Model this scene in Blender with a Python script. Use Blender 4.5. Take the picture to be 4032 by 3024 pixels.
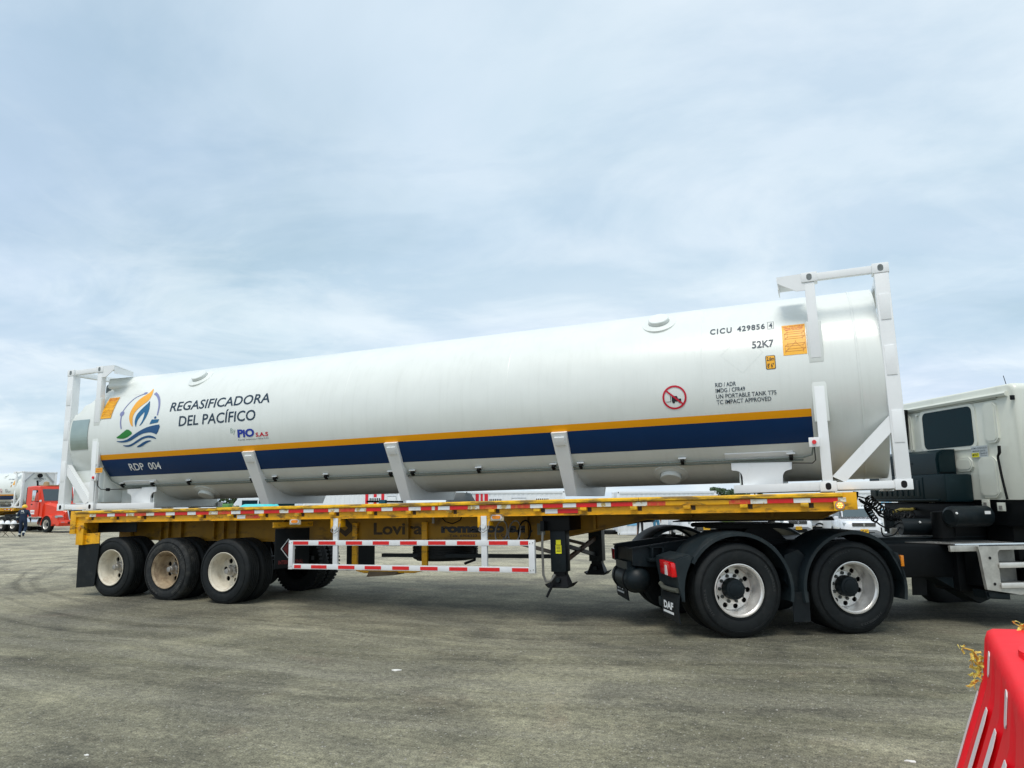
import bpy, bmesh, math, random
from mathutils import Vector, Matrix
random.seed(7)
PI = math.pi
scene = bpy.context.scene
for o in list(bpy.data.objects): bpy.data.objects.remove(o)
COL = scene.collection

# ------------------------------------------------------------------ camera, sky, sun, exposure
CAM = Vector((12.759, -9.0069, 1.6029))
RIGHT = Vector((0.92143775, 0.38845731, -0.00730682))
UP = Vector((0.06779729, -0.1422433, 0.98750715))
FWD = Vector((-0.38256503, 0.91042175, 0.1574047))
cd = bpy.data.cameras.new('camera'); cam = bpy.data.objects.new('camera', cd); COL.objects.link(cam)
M = Matrix((RIGHT, UP, -FWD)).transposed().to_4x4(); M.translation = CAM
cam.matrix_world = M
cd.sensor_width = 36; cd.lens = 36*2836.63/4032; cd.clip_start = 0.05; cd.clip_end = 5000
scene.camera = cam
scene.render.resolution_x = 1024; scene.render.resolution_y = 768
scene.view_settings.view_transform = 'Standard'; scene.view_settings.look = 'None'
scene.view_settings.exposure = 0.42; scene.view_settings.gamma = 1.0
scene.view_settings.use_curve_mapping = False

SUN_EL, SUN_AZ = math.radians(62), math.radians(178)   # azimuth from +Y clockwise
w = bpy.data.worlds.new('World'); scene.world = w; w.use_nodes = True
nt = w.node_tree; nt.nodes.clear(); N = nt.nodes; L = nt.links
out = N.new('ShaderNodeOutputWorld')
sky = N.new('ShaderNodeTexSky'); sky.sky_type = 'NISHITA'; sky.sun_disc = False
sky.sun_elevation = SUN_EL; sky.sun_rotation = SUN_AZ; sky.altitude = 0; sky.air_density = 1; sky.dust_density = 2
bgs = N.new('ShaderNodeBackground'); bgs.inputs[1].default_value = 0.10
L.new(sky.outputs[0], bgs.inputs[0])
tc = N.new('ShaderNodeTexCoord')
sep = N.new('ShaderNodeSeparateXYZ'); L.new(tc.outputs['Generated'], sep.inputs[0])
def mth(op, a, b=None, clamp=False):
    n = N.new('ShaderNodeMath'); n.operation = op; n.use_clamp = clamp
    for i, v in enumerate((a, b)):
        if v is None: continue
        if isinstance(v, (int, float)): n.inputs[i].default_value = v
        else: L.new(v, n.inputs[i])
    return n.outputs[0]
zz = mth('ADD', mth('MAXIMUM', sep.outputs[2], 0.0), 0.16)
px_ = mth('DIVIDE', sep.outputs[0], zz); py_ = mth('DIVIDE', sep.outputs[1], zz)
cmb = N.new('ShaderNodeCombineXYZ'); L.new(px_, cmb.inputs[0]); L.new(py_, cmb.inputs[1])
def noise(vec, scale, detail, rough, dist=0.0, off=(0, 0, 0), sc=(1, 1, 1)):
    mp = N.new('ShaderNodeMapping'); L.new(vec, mp.inputs[0]); mp.inputs['Location'].default_value = off; mp.inputs['Scale'].default_value = sc
    n = N.new('ShaderNodeTexNoise'); n.inputs['Scale'].default_value = scale; n.inputs['Detail'].default_value = detail
    n.inputs['Roughness'].default_value = rough; n.inputs['Distortion'].default_value = dist
    L.new(mp.outputs[0], n.inputs['Vector']); return n.outputs['Fac']
def ramp(fac, stops):
    r = N.new('ShaderNodeValToRGB'); L.new(fac, r.inputs[0]); cr = r.color_ramp
    while len(cr.elements) < len(stops): cr.elements.new(0.5)
    for e, (p, c) in zip(cr.elements, stops): e.position = p; e.color = (c[0], c[1], c[2], 1)
    return r.outputs[0]
def mixc(f, a, b, mode='MIX'):
    m = N.new('ShaderNodeMix'); m.data_type = 'RGBA'; m.blend_type = mode
    if isinstance(f, (int, float)): m.inputs[0].default_value = f
    else: L.new(f, m.inputs[0])
    for i, v in ((6, a), (7, b)):
        if isinstance(v, tuple): m.inputs[i].default_value = (*v, 1)
        else: L.new(v, m.inputs[i])
    return m.outputs[2]
n1 = noise(cmb.outputs[0], 0.55, 7, 0.52, 0.4, (3.1, 1.7, 0))
n2 = noise(cmb.outputs[0], 1.7, 9, 0.60, 0.7, (9.3, 4.2, 0), (1.0, 1.0, 1))
n3 = noise(cmb.outputs[0], 0.22, 3, 0.5, 0.2, (1.3, 8.2, 0))
base = ramp(n1, [(0.28, (0.37, 0.495, 0.585)), (0.45, (0.485, 0.60, 0.70)), (0.58, (0.57, 0.66, 0.755)), (0.70, (0.66, 0.725, 0.785))])
tint = ramp(n3, [(0.38, (0.985, 1.0, 0.96)), (0.62, (1.02, 0.975, 1.045))])
c1 = mixc(1.0, base, tint, 'MULTIPLY')
wis = ramp(n2, [(0.48, (0, 0, 0)), (0.66, (1, 1, 1))])
n4 = noise(cmb.outputs[0], 1.15, 8, 0.58, 0.5, (21.0, 7.5, 0), (1.0, 1.3, 1))
c1 = mixc(1.0, c1, ramp(n4, [(0.40, (0.86, 0.90, 0.93)), (0.56, (1.03, 1.02, 1.01))]), 'MULTIPLY')
elev = mth('SUBTRACT', 1.0, mth('MULTIPLY', sep.outputs[2], 1.9), True)
wf = mth('MULTIPLY', mth('MULTIPLY', wis, elev), 0.55, True)
c2 = mixc(wf, c1, (0.79, 0.835, 0.845))
# towards the zenith an even bright overcast
zen = mth('MULTIPLY', mth('SUBTRACT', sep.outputs[2], 0.50, True), 1.4, True)
c3 = mixc(zen, c2, (0.70, 0.75, 0.80))
hz = mth('SUBTRACT', 1.0, mth('MULTIPLY', sep.outputs[2], 7.0), True)
c4 = mixc(mth('MULTIPLY', hz, 0.35), c3, (0.58, 0.69, 0.74))
bgc = N.new('ShaderNodeBackground'); bgc.inputs[1].default_value = 1.05
c4 = mixc(1.0, c4, (1.0, 0.995, 0.985), 'MULTIPLY')
L.new(c4, bgc.inputs[0])
mx = N.new('ShaderNodeMixShader'); mx.inputs[0].default_value = 0.90
L.new(bgs.outputs[0], mx.inputs[1]); L.new(bgc.outputs[0], mx.inputs[2]); L.new(mx.outputs[0], out.inputs[0])

sd = bpy.data.lights.new('sun', 'SUN'); sd.energy = 1.5; sd.angle = math.radians(24); sd.color = (1.0, 0.95, 0.86)
so = bpy.data.objects.new('sun', sd); COL.objects.link(so)
sdir = Vector((math.sin(SUN_AZ)*math.cos(SUN_EL), math.cos(SUN_AZ)*math.cos(SUN_EL), math.sin(SUN_EL)))
so.rotation_euler = sdir.to_track_quat('Z', 'Y').to_euler()

# ------------------------------------------------------------------ yard frame: depth d and lateral t from the camera foot
FH = Vector((FWD.x, FWD.y, 0)).normalized(); RH = Vector((FH.y, -FH.x, 0))
def dt(x, y):
    r = Vector((x-CAM.x, y-CAM.y, 0)); return r.dot(FH), r.dot(RH)
def gz(x, y):
    d, t = dt(x, y); k = min(max((d-13)/17, 0), 1); k = k*k*(3-2*k)
    return -k*(0.0127*d + 0.0082*t)
def yard(d, t, h=0.0):
    p = CAM + FH*d + RH*t; return Vector((p.x, p.y, gz(p.x, p.y)+h))

# ------------------------------------------------------------------ materials
MATS = {}
def mat(name, col, rough=0.5, metal=0.0, coat=0.0, var=0.06, vscale=6.0, spec=0.5, bump=0.0, bscale=60.0, dirt=None, dscale=3.0, dthr=(0.55, 0.75), dsc=(1, 1, 1), emit=None, rvar=0.08, damt=1.0, stretch=(1, 1, 1)):
    if name in MATS: return MATS[name]
    m = bpy.data.materials.new(name); m.use_nodes = True; t = m.node_tree; n = t.nodes; l = t.links
    b = n['Principled BSDF']
    b.inputs['Roughness'].default_value = rough; b.inputs['Metallic'].default_value = metal
    b.inputs['Specular IOR Level'].default_value = spec
    if coat: b.inputs['Coat Weight'].default_value = coat; b.inputs['Coat Roughness'].default_value = 0.12
    co = n.new('ShaderNodeTexCoord')
    def nz(scale, detail=5, sc=(1, 1, 1), rough_=0.55):
        mp = n.new('ShaderNodeMapping'); l.new(co.outputs['Object'], mp.inputs[0]); mp.inputs['Scale'].default_value = sc
        q = n.new('ShaderNodeTexNoise'); q.inputs['Scale'].default_value = scale; q.inputs['Detail'].default_value = detail; q.inputs['Roughness'].default_value = rough_
        l.new(mp.outputs[0], q.inputs['Vector']); return q.outputs['Fac']
    v = nz(vscale, 5, stretch)
    r = n.new('ShaderNodeMapRange'); r.inputs['From Min'].default_value = 0.25; r.inputs['From Max'].default_value = 0.75
    r.inputs['To Min'].default_value = 1-var; r.inputs['To Max'].default_value = 1+var; l.new(v, r.inputs[0])
    mx = n.new('ShaderNodeMix'); mx.data_type = 'RGBA'; mx.blend_type = 'MULTIPLY'; mx.inputs[0].default_value = 1
    mx.inputs[6].default_value = (*col, 1); l.new(r.outputs[0], mx.inputs[7])
    cur = mx.outputs[2]
    if dirt:
        dn = nz(dscale, 9, dsc, 0.66)
        cr = n.new('ShaderNodeMapRange'); cr.inputs['From Min'].default_value = dthr[0]; cr.inputs['From Max'].default_value = dthr[1]
        cr.inputs['To Max'].default_value = damt; l.new(dn, cr.inputs[0])
        m2 = n.new('ShaderNodeMix'); m2.data_type = 'RGBA'; l.new(cr.outputs[0], m2.inputs[0]); l.new(cur, m2.inputs[6]); m2.inputs[7].default_value = (*dirt, 1)
        cur = m2.outputs[2]
    l.new(cur, b.inputs['Base Color'])
    rr = n.new('ShaderNodeMapRange'); rr.inputs['To Min'].default_value = max(rough-rvar, 0.02); rr.inputs['To Max'].default_value = min(rough+rvar, 1); l.new(v, rr.inputs[0]); l.new(rr.outputs[0], b.inputs['Roughness'])
    if bump:
        bn = nz(bscale, 3); bp = n.new('ShaderNodeBump'); bp.inputs['Strength'].default_value = bump; bp.inputs['Distance'].default_value = 0.01
        l.new(bn, bp.inputs['Height']); l.new(bp.outputs[0], b.inputs['Normal'])
    if emit:
        b.inputs['Emission Color'].default_value = (*emit[0], 1); b.inputs['Emission Strength'].default_value = emit[1]
    MATS[name] = m; return m
TANK = mat('tank white paint', (0.74, 0.775, 0.74), 0.34, coat=0.25, var=0.035, vscale=2.2, dirt=(0.47, 0.49, 0.44), dscale=5.0, dthr=(0.50, 0.82), dsc=(2.4, 1.0, 0.14), damt=0.20, bump=0.16, bscale=1.4)
FRAME = mat('frame white paint', (0.84, 0.86, 0.86), 0.38, var=0.04, vscale=4, dirt=(0.58, 0.58, 0.54), dscale=6, dthr=(0.60, 0.9), dsc=(1, 1, 0.3), damt=0.6)
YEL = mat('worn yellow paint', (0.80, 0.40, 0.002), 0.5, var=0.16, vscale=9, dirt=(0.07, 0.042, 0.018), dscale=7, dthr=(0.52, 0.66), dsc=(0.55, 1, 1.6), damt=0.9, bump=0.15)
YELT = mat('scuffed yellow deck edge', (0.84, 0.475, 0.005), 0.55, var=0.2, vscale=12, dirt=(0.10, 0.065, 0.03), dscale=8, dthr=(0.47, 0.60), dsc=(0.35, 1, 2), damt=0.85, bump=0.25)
YELW = mat('shaded grimy yellow beam paint', (0.36, 0.185, 0.004), 0.6, var=0.22, vscale=3, dirt=(0.035, 0.024, 0.012), dscale=3.5, dthr=(0.54, 0.72), dsc=(0.7, 1, 1.4), damt=0.85)  # under-deck shade put into the base colour, besides the real grime
DECK = mat('weathered deck steel', (0.16, 0.13, 0.09), 0.8, var=0.3, vscale=8, bump=0.4)
RUB = mat('tyre rubber', (0.010, 0.0125, 0.0135), 0.62, var=0.25, vscale=14, dirt=(0.05, 0.05, 0.046), dscale=5, dthr=(0.5, 0.9), damt=0.45, bump=0.25, bscale=120, spec=0.25)
RUBO = mat('old dusty tyre rubber', (0.020, 0.0225, 0.0235), 0.7, var=0.3, vscale=12, dirt=(0.13, 0.125, 0.11), dscale=7, dthr=(0.48, 0.85), damt=0.55, bump=0.35, bscale=90, spec=0.25)
FLAP = mat('black rubber flap', (0.006, 0.009, 0.011), 0.55, var=0.3, vscale=5, dirt=(0.07, 0.07, 0.06), dscale=4, dthr=(0.55, 0.9), damt=0.5, spec=0.25)
CREAM = mat('cream wheel paint', (0.66, 0.61, 0.50), 0.5, var=0.12, vscale=12, dirt=(0.22, 0.14, 0.075), dscale=7, dthr=(0.52, 0.80), damt=0.7)
TANRIM = mat('rusty tan wheel paint', (0.40, 0.31, 0.20), 0.6, var=0.25, vscale=10, dirt=(0.10, 0.055, 0.03), dscale=8, dthr=(0.45, 0.7), damt=0.8)
ALU = mat('polished aluminium', (0.80, 0.78, 0.74), 0.36, metal=0.6, var=0.08, vscale=14, dirt=(0.30, 0.28, 0.25), dscale=10, dthr=(0.55, 0.95), damt=0.4)
HUBG = mat('grey hub steel', (0.34, 0.33, 0.31), 0.45, metal=0.5, var=0.2, vscale=20)
CHAS = mat('black chassis paint', (0.006, 0.011, 0.014), 0.45, var=0.3, vscale=8, dirt=(0.07, 0.068, 0.06), dscale=5, dthr=(0.55, 0.85), damt=0.45, spec=0.25)
PLAST = mat('charcoal plastic', (0.014, 0.022, 0.026), 0.42, var=0.2, vscale=5, dirt=(0.10, 0.105, 0.10), dscale=4, dthr=(0.50, 0.95), damt=0.5, spec=0.3)
TEALB = mat('dark teal plastic box', (0.003, 0.014, 0.018), 0.38, var=0.2, vscale=4, dirt=(0.04, 0.06, 0.06), dscale=4, dthr=(0.55, 0.95), damt=0.4, spec=0.25)
BLACK = mat('grimy black metal', (0.003, 0.004, 0.005), 0.5, var=0.3, vscale=9, spec=0.2)
HOLE = mat('dark hollow', (0.004, 0.004, 0.005), 0.9)
CAB = mat('ivory cab paint', (0.71, 0.735, 0.66), 0.32, coat=0.3, var=0.04, vscale=3, dirt=(0.42, 0.42, 0.33), dscale=4, dthr=(0.55, 0.9), dsc=(1, 1, 0.35), damt=0.5)
GLASS = mat('dark tinted glass', (0.002, 0.020, 0.028), 0.22, var=0.05, spec=0.12)
REDT = mat('red reflective tape', (0.66, 0.012, 0.012), 0.40, var=0.10, vscale=30, dirt=(0.42, 0.05, 0.03), dscale=18, dthr=(0.6, 0.8), damt=0.5)
WHT = mat('white reflective tape', (0.74, 0.77, 0.78), 0.40, var=0.06, vscale=30, dirt=(0.38, 0.36, 0.30), dscale=14, dthr=(0.58, 0.78), damt=0.7)
TAPEW = mat('worn white tape', (0.70, 0.70, 0.64), 0.5, var=0.10, vscale=25, dirt=(0.45, 0.30, 0.06), dscale=16, dthr=(0.50, 0.60), damt=0.9)
TAPER = mat('worn red tape', (0.60, 0.05, 0.02), 0.5, var=0.2, vscale=20, dirt=(0.58, 0.22, 0.03), dscale=12, dthr=(0.50, 0.62), damt=0.85)
GUARD = mat('white guard paint', (0.72, 0.74, 0.75), 0.42, var=0.06, vscale=9, dirt=(0.38, 0.33, 0.25), dscale=9, dthr=(0.62, 0.8), damt=0.7)
ORS = mat('ochre stripe vinyl', (0.86, 0.35, 0.003), 0.4, var=0.03, spec=0.3)
NAVY = mat('navy stripe vinyl', (0.0012, 0.030, 0.110), 0.42, var=0.06, vscale=3, spec=0.25)
INK = mat('dark navy lettering', (0.006, 0.028, 0.055), 0.4, var=0.02)
BLUEL = mat('logo blue', (0.004, 0.115, 0.26), 0.4, var=0.02)
NAVYL = mat('logo deep blue', (0.004, 0.07, 0.20), 0.4, var=0.02)
ORL = mat('logo amber', (0.86, 0.40, 0.03), 0.4, var=0.03)
LILAC = mat('logo slate violet', (0.21, 0.23, 0.42), 0.4, var=0.02)
GREENL = mat('logo green', (0.008, 0.19, 0.02), 0.4, var=0.02)
PIOB = mat('logo royal blue', (0.01, 0.035, 0.33), 0.4, var=0.02)
REDL = mat('print red', (0.55, 0.006, 0.03), 0.4, var=0.02)
GREYL = mat('print grey green', (0.33, 0.43, 0.40), 0.5, var=0.02)
PLAC = mat('amber placard', (0.88, 0.43, 0.012), 0.4, var=0.04, vscale=10)
BLK = mat('print black', (0.012, 0.014, 0.02), 0.45, var=0.02)
WHL = mat('print white', (0.80, 0.82, 0.82), 0.4, var=0.02)
AMB = mat('amber lens', (0.85, 0.26, 0.01), 0.25, var=0.1, vscale=60)
LIT = mat('lit marker lens', (0.9, 0.2, 0.01), 0.3, emit=((1.0, 0.30, 0.03), 0.7))
REDLENS = mat('red lens', (0.70, 0.003, 0.006), 0.15, coat=0.5, var=0.1, vscale=40)
CHROME = mat('chrome', (0.75, 0.76, 0.77), 0.15, metal=0.95, var=0.05)
STEP = mat('cast aluminium step', (0.52, 0.51, 0.47), 0.4, metal=0.4, var=0.2, vscale=6, dirt=(0.14, 0.135, 0.11), dscale=5, dthr=(0.45, 0.85), damt=0.7)
TREAD = mat('tread plate', (0.46, 0.46, 0.44), 0.35, metal=0.6, var=0.2, vscale=12, dirt=(0.12, 0.12, 0.11), dscale=9, dthr=(0.45, 0.75), damt=0.8)
BRUSH = mat('brushed steel panel', (0.42, 0.50, 0.46), 0.33, metal=0.8, var=0.08, vscale=5)
REDP = mat('red truck paint', (0.72, 0.040, 0.008), 0.35, coat=0.4, var=0.06)
CARW = mat('white car paint', (0.74, 0.76, 0.79), 0.25, coat=0.5, var=0.03)
CONT = mat('white container paint', (0.74, 0.77, 0.80), 0.45, var=0.05, vscale=1.5, dirt=(0.5, 0.5, 0.46), dscale=3, dthr=(0.6, 0.9), damt=0.5)
CRED = mat('red container band', (0.66, 0.01, 0.025), 0.45, var=0.06)
NAVYC = mat('navy coverall cloth', (0.008, 0.022, 0.055), 0.85, var=0.25, vscale=12, bump=0.4, bscale=25)
BOOT = mat('black boot leather', (0.012, 0.012, 0.012), 0.6, var=0.2)
SKIN = mat('tan skin', (0.30, 0.15, 0.09), 0.55, var=0.05)
HAIR = mat('dark hair', (0.015, 0.010, 0.008), 0.7, var=0.2)
JEAN = mat('blue denim', (0.05, 0.20, 0.33), 0.85, var=0.2, vscale=15)
HELM = mat('yellow helmet plastic', (0.85, 0.50, 0.01), 0.3, coat=0.3, var=0.03)
HELW = mat('white helmet plastic', (0.82, 0.83, 0.84), 0.3, coat=0.3, var=0.02)
REFL = mat('grey reflective band', (0.55, 0.58, 0.55), 0.4, var=0.06)
BARR = mat('red barrier plastic', (0.90, 0.006, 0.018), 0.5, var=0.06, vscale=5, dirt=(0.78, 0.06, 0.07), dscale=6, dthr=(0.55, 0.95), damt=0.3, bump=0.12, bscale=30, spec=0.35)
BARW = mat('barrier white strip', (0.74, 0.70, 0.70), 0.45, var=0.05, dirt=(0.45, 0.40, 0.38), dscale=12, dthr=(0.62, 0.8), damt=0.7)
RIBB = mat('yellow torn ribbon', (0.74, 0.62, 0.12), 0.5, var=0.3, vscale=30, dirt=(0.34, 0.22, 0.03), dscale=25, dthr=(0.5, 0.65), damt=0.8)
TARP = mat('dark tarpaulin', (0.045, 0.055, 0.06), 0.5, var=0.3, vscale=5, bump=0.8, bscale=5)
TURQ = mat('turquoise cover', (0.06, 0.60, 0.62), 0.5, var=0.08)
GRNB = mat('green bin plastic', (0.10, 0.26, 0.06), 0.5, var=0.15)
OLIV = mat('khaki sacking', (0.28, 0.26, 0.13), 0.8, var=0.2)
LEAF = mat('leaf green', (0.045, 0.085, 0.035), 0.7, var=0.5, vscale=2.5)
BARK = mat('bark', (0.10, 0.075, 0.05), 0.9, var=0.3)
STONE = mat('pale grit', (0.30, 0.29, 0.255), 0.9, var=0.35, vscale=3)
PALE = mat('white scrap paper', (0.75, 0.74, 0.70), 0.7, var=0.05)
HLAMP = mat('headlamp glass', (0.30, 0.34, 0.36), 0.12, coat=0.6, var=0.2, vscale=20)
PLATE = mat('yellow number plate', (0.80, 0.45, 0.01), 0.4, var=0.03)
HOSER = mat('hose red', (0.45, 0.01, 0.03), 0.5); HOSEY = mat('hose olive wrap', (0.30, 0.24, 0.06), 0.6, var=0.3, vscale=20)
STICKY = mat('yellow sticker', (0.80, 0.75, 0.01), 0.45, var=0.02)

# ground material
def ground_mat():
    m = bpy.data.materials.new('dusty asphalt'); m.use_nodes = True; t = m.node_tree; n = t.nodes; l = t.links
    b = n['Principled BSDF']; b.inputs['Roughness'].default_value = 0.88; b.inputs['Specular IOR Level'].default_value = 0.25
    co = n.new('ShaderNodeTexCoord')
    def nz(scale, detail=5, sc=(1, 1, 1), rot=0.0, rough=0.55, dist=0.0, off=(0, 0, 0)):
        mp = n.new('ShaderNodeMapping'); l.new(co.outputs['Object'], mp.inputs[0]); mp.inputs['Scale'].default_value = sc; mp.inputs['Rotation'].default_value = (0, 0, rot); mp.inputs['Location'].default_value = off
        q = n.new('ShaderNodeTexNoise'); q.inputs['Scale'].default_value = scale; q.inputs['Detail'].default_value = detail; q.inputs['Roughness'].default_value = rough; q.inputs['Distortion'].default_value = dist
        l.new(mp.outputs[0], q.inputs['Vector']); return q.outputs['Fac']
    def rng(v, a, b_, c, d):
        r = n.new('ShaderNodeMapRange'); l.new(v, r.inputs[0])
        for k, x in zip(('From Min', 'From Max', 'To Min', 'To Max'), (a, b_, c, d)): r.inputs[k].default_value = x
        return r.outputs[0]
    def mix(f, a, c, mode='MIX'):
        q = n.new('ShaderNodeMix'); q.data_type = 'RGBA'; q.blend_type = mode
        if isinstance(f, float): q.inputs[0].default_value = f
        else: l.new(f, q.inputs[0])
        for i, v in ((6, a), (7, c)):
            if isinstance(v, tuple): q.inputs[i].default_value = (*v, 1)
            else: l.new(v, q.inputs[i])
        return q.outputs[2]
    def math_(op, a, c=None, clamp=False):
        q = n.new('ShaderNodeMath'); q.operation = op; q.use_clamp = clamp
        for i, v in enumerate((a, c)):
            if v is None: continue
            if isinstance(v, (int, float)): q.inputs[i].default_value = v
            else: l.new(v, q.inputs[i])
        return q.outputs[0]
    big = nz(0.16, 5, (1, 1, 1), 0.4, 0.6, 0.5)
    col = mix(rng(big, 0.35, 0.65, 0, 1), (0.126, 0.124, 0.092), (0.204, 0.199, 0.152))
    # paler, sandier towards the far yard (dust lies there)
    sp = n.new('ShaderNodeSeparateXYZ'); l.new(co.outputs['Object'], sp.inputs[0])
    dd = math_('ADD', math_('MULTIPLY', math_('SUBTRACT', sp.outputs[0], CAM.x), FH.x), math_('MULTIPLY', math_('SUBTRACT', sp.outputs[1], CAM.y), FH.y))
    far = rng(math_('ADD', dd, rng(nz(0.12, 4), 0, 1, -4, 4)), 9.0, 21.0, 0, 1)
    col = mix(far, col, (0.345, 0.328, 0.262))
    # mid patches and dust streaks lying roughly across the view
    st = nz(0.9, 7, (0.35, 1.6, 1), -0.30, 0.66, 0.6)
    col = mix(rng(st, 0.50, 0.72, 0, 0.75), col, (0.285, 0.278, 0.220))
    st2 = nz(1.3, 6, (0.3, 1.5, 1), 0.15, 0.6, 0.8, (5, 2, 0))
    col = mix(rng(st2, 0.56, 0.75, 0, 0.6), col, (0.088, 0.081, 0.062))
    redd = nz(1.1, 5, (1, 1, 1), 0, 0.6, 0.4, (9, 3, 0))
    col = mix(rng(redd, 0.60, 0.80, 0, 0.35), col, (0.25, 0.185, 0.145))
    # tyre tracks: arcs about a turning centre beyond the trailer
    def arcs(cx, cy, r0, r1, freq, amt, wscale):
        dx = math_('SUBTRACT', sp.outputs[0], cx); dy = math_('SUBTRACT', sp.outputs[1], cy)
        r = math_('SQRT', math_('ADD', math_('MULTIPLY', dx, dx), math_('MULTIPLY', dy, dy)))
        r = math_('ADD', r, math_('MULTIPLY', nz(0.25, 2), 0.8))
        cb = n.new('ShaderNodeCombineXYZ'); l.new(math_('MULTIPLY', r, freq), cb.inputs[0])
        ang = math_('ARCTAN2', dy, dx); l.new(math_('MULTIPLY', ang, 1.6), cb.inputs[1])
        q = n.new('ShaderNodeTexNoise'); q.inputs['Scale'].default_value = 1.0; q.inputs['Detail'].default_value = 3; q.inputs['Roughness'].default_value = 0.6; l.new(cb.outputs[0], q.inputs['Vector'])
        band = math_('MULTIPLY', rng(r, r0, r0+0.6, 0, 1), rng(r, r1-0.6, r1, 1, 0))
        return math_('MULTIPLY', math_('MULTIPLY', rng(q.outputs['Fac'], 0.50, 0.66, 0, 1), band, True), amt)
    col = mix(arcs(6.0, 14.5, 14.6, 19.5, 3.4, 0.60, 1), col, (0.085, 0.080, 0.062))
    col = mix(arcs(22.0, -16.0, 13.0, 24.0, 2.6, 0.20, 1), col, (0.10, 0.092, 0.072))
    pat = nz(0.42, 6, (1, 1, 1), 0.9, 0.62, 0.9, (3, 7, 0))
    col = mix(1.0, col, mix(rng(pat, 0.36, 0.64, 0, 1), (0.64, 0.64, 0.66), (1.30, 1.28, 1.22)), 'MULTIPLY')
    pat2 = nz(2.6, 6, (0.8, 1.3, 1), 0.2, 0.66, 0.6, (13, 2, 0))
    col = mix(1.0, col, mix(rng(pat2, 0.34, 0.66, 0, 1), (0.76, 0.76, 0.77), (1.22, 1.21, 1.19)), 'MULTIPLY')
    col = mix(arcs(6.0, 30.0, 27.0, 36.0, 2.0, 0.30, 1), col, (0.26, 0.25, 0.21))
    # aggregate speckle
    fine = nz(85, 3, rough=0.7); mid = nz(19, 5, rough=0.7)
    col = mix(1.0, col, mix(rng(fine, 0.30, 0.72, 0, 1), (0.36, 0.36, 0.36), (1.75, 1.75, 1.70)), 'MULTIPLY')
    col = mix(1.0, col, mix(rng(mid, 0.30, 0.70, 0, 1), (0.56, 0.56, 0.57), (1.48, 1.48, 1.44)), 'MULTIPLY')
    vo = n.new('ShaderNodeTexVoronoi'); vo.inputs['Scale'].default_value = 30; l.new(co.outputs['Object'], vo.inputs['Vector'])
    vs = rng(vo.outputs['Distance'], 0.16, 0.26, 1, 0)
    sel = n.new('ShaderNodeSeparateColor'); l.new(vo.outputs['Color'], sel.inputs[0])
    col = mix(math_('MULTIPLY', vs, rng(sel.outputs[0], 0.70, 0.78, 0, 0.8)), col, (0.42, 0.41, 0.36))
    col = mix(math_('MULTIPLY', vs, rng(sel.outputs[1], 0.76, 0.84, 0, 0.8)), col, (0.030, 0.029, 0.026))
    l.new(col, b.inputs['Base Color'])
    bp = n.new('ShaderNodeBump'); bp.inputs['Strength'].default_value = 0.7; bp.inputs['Distance'].default_value = 0.012
    l.new(math_('ADD', fine, math_('MULTIPLY', mid, 1.2)), bp.inputs['Height']); l.new(bp.outputs[0], b.inputs['Normal'])
    return m
GROUND = ground_mat()

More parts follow.
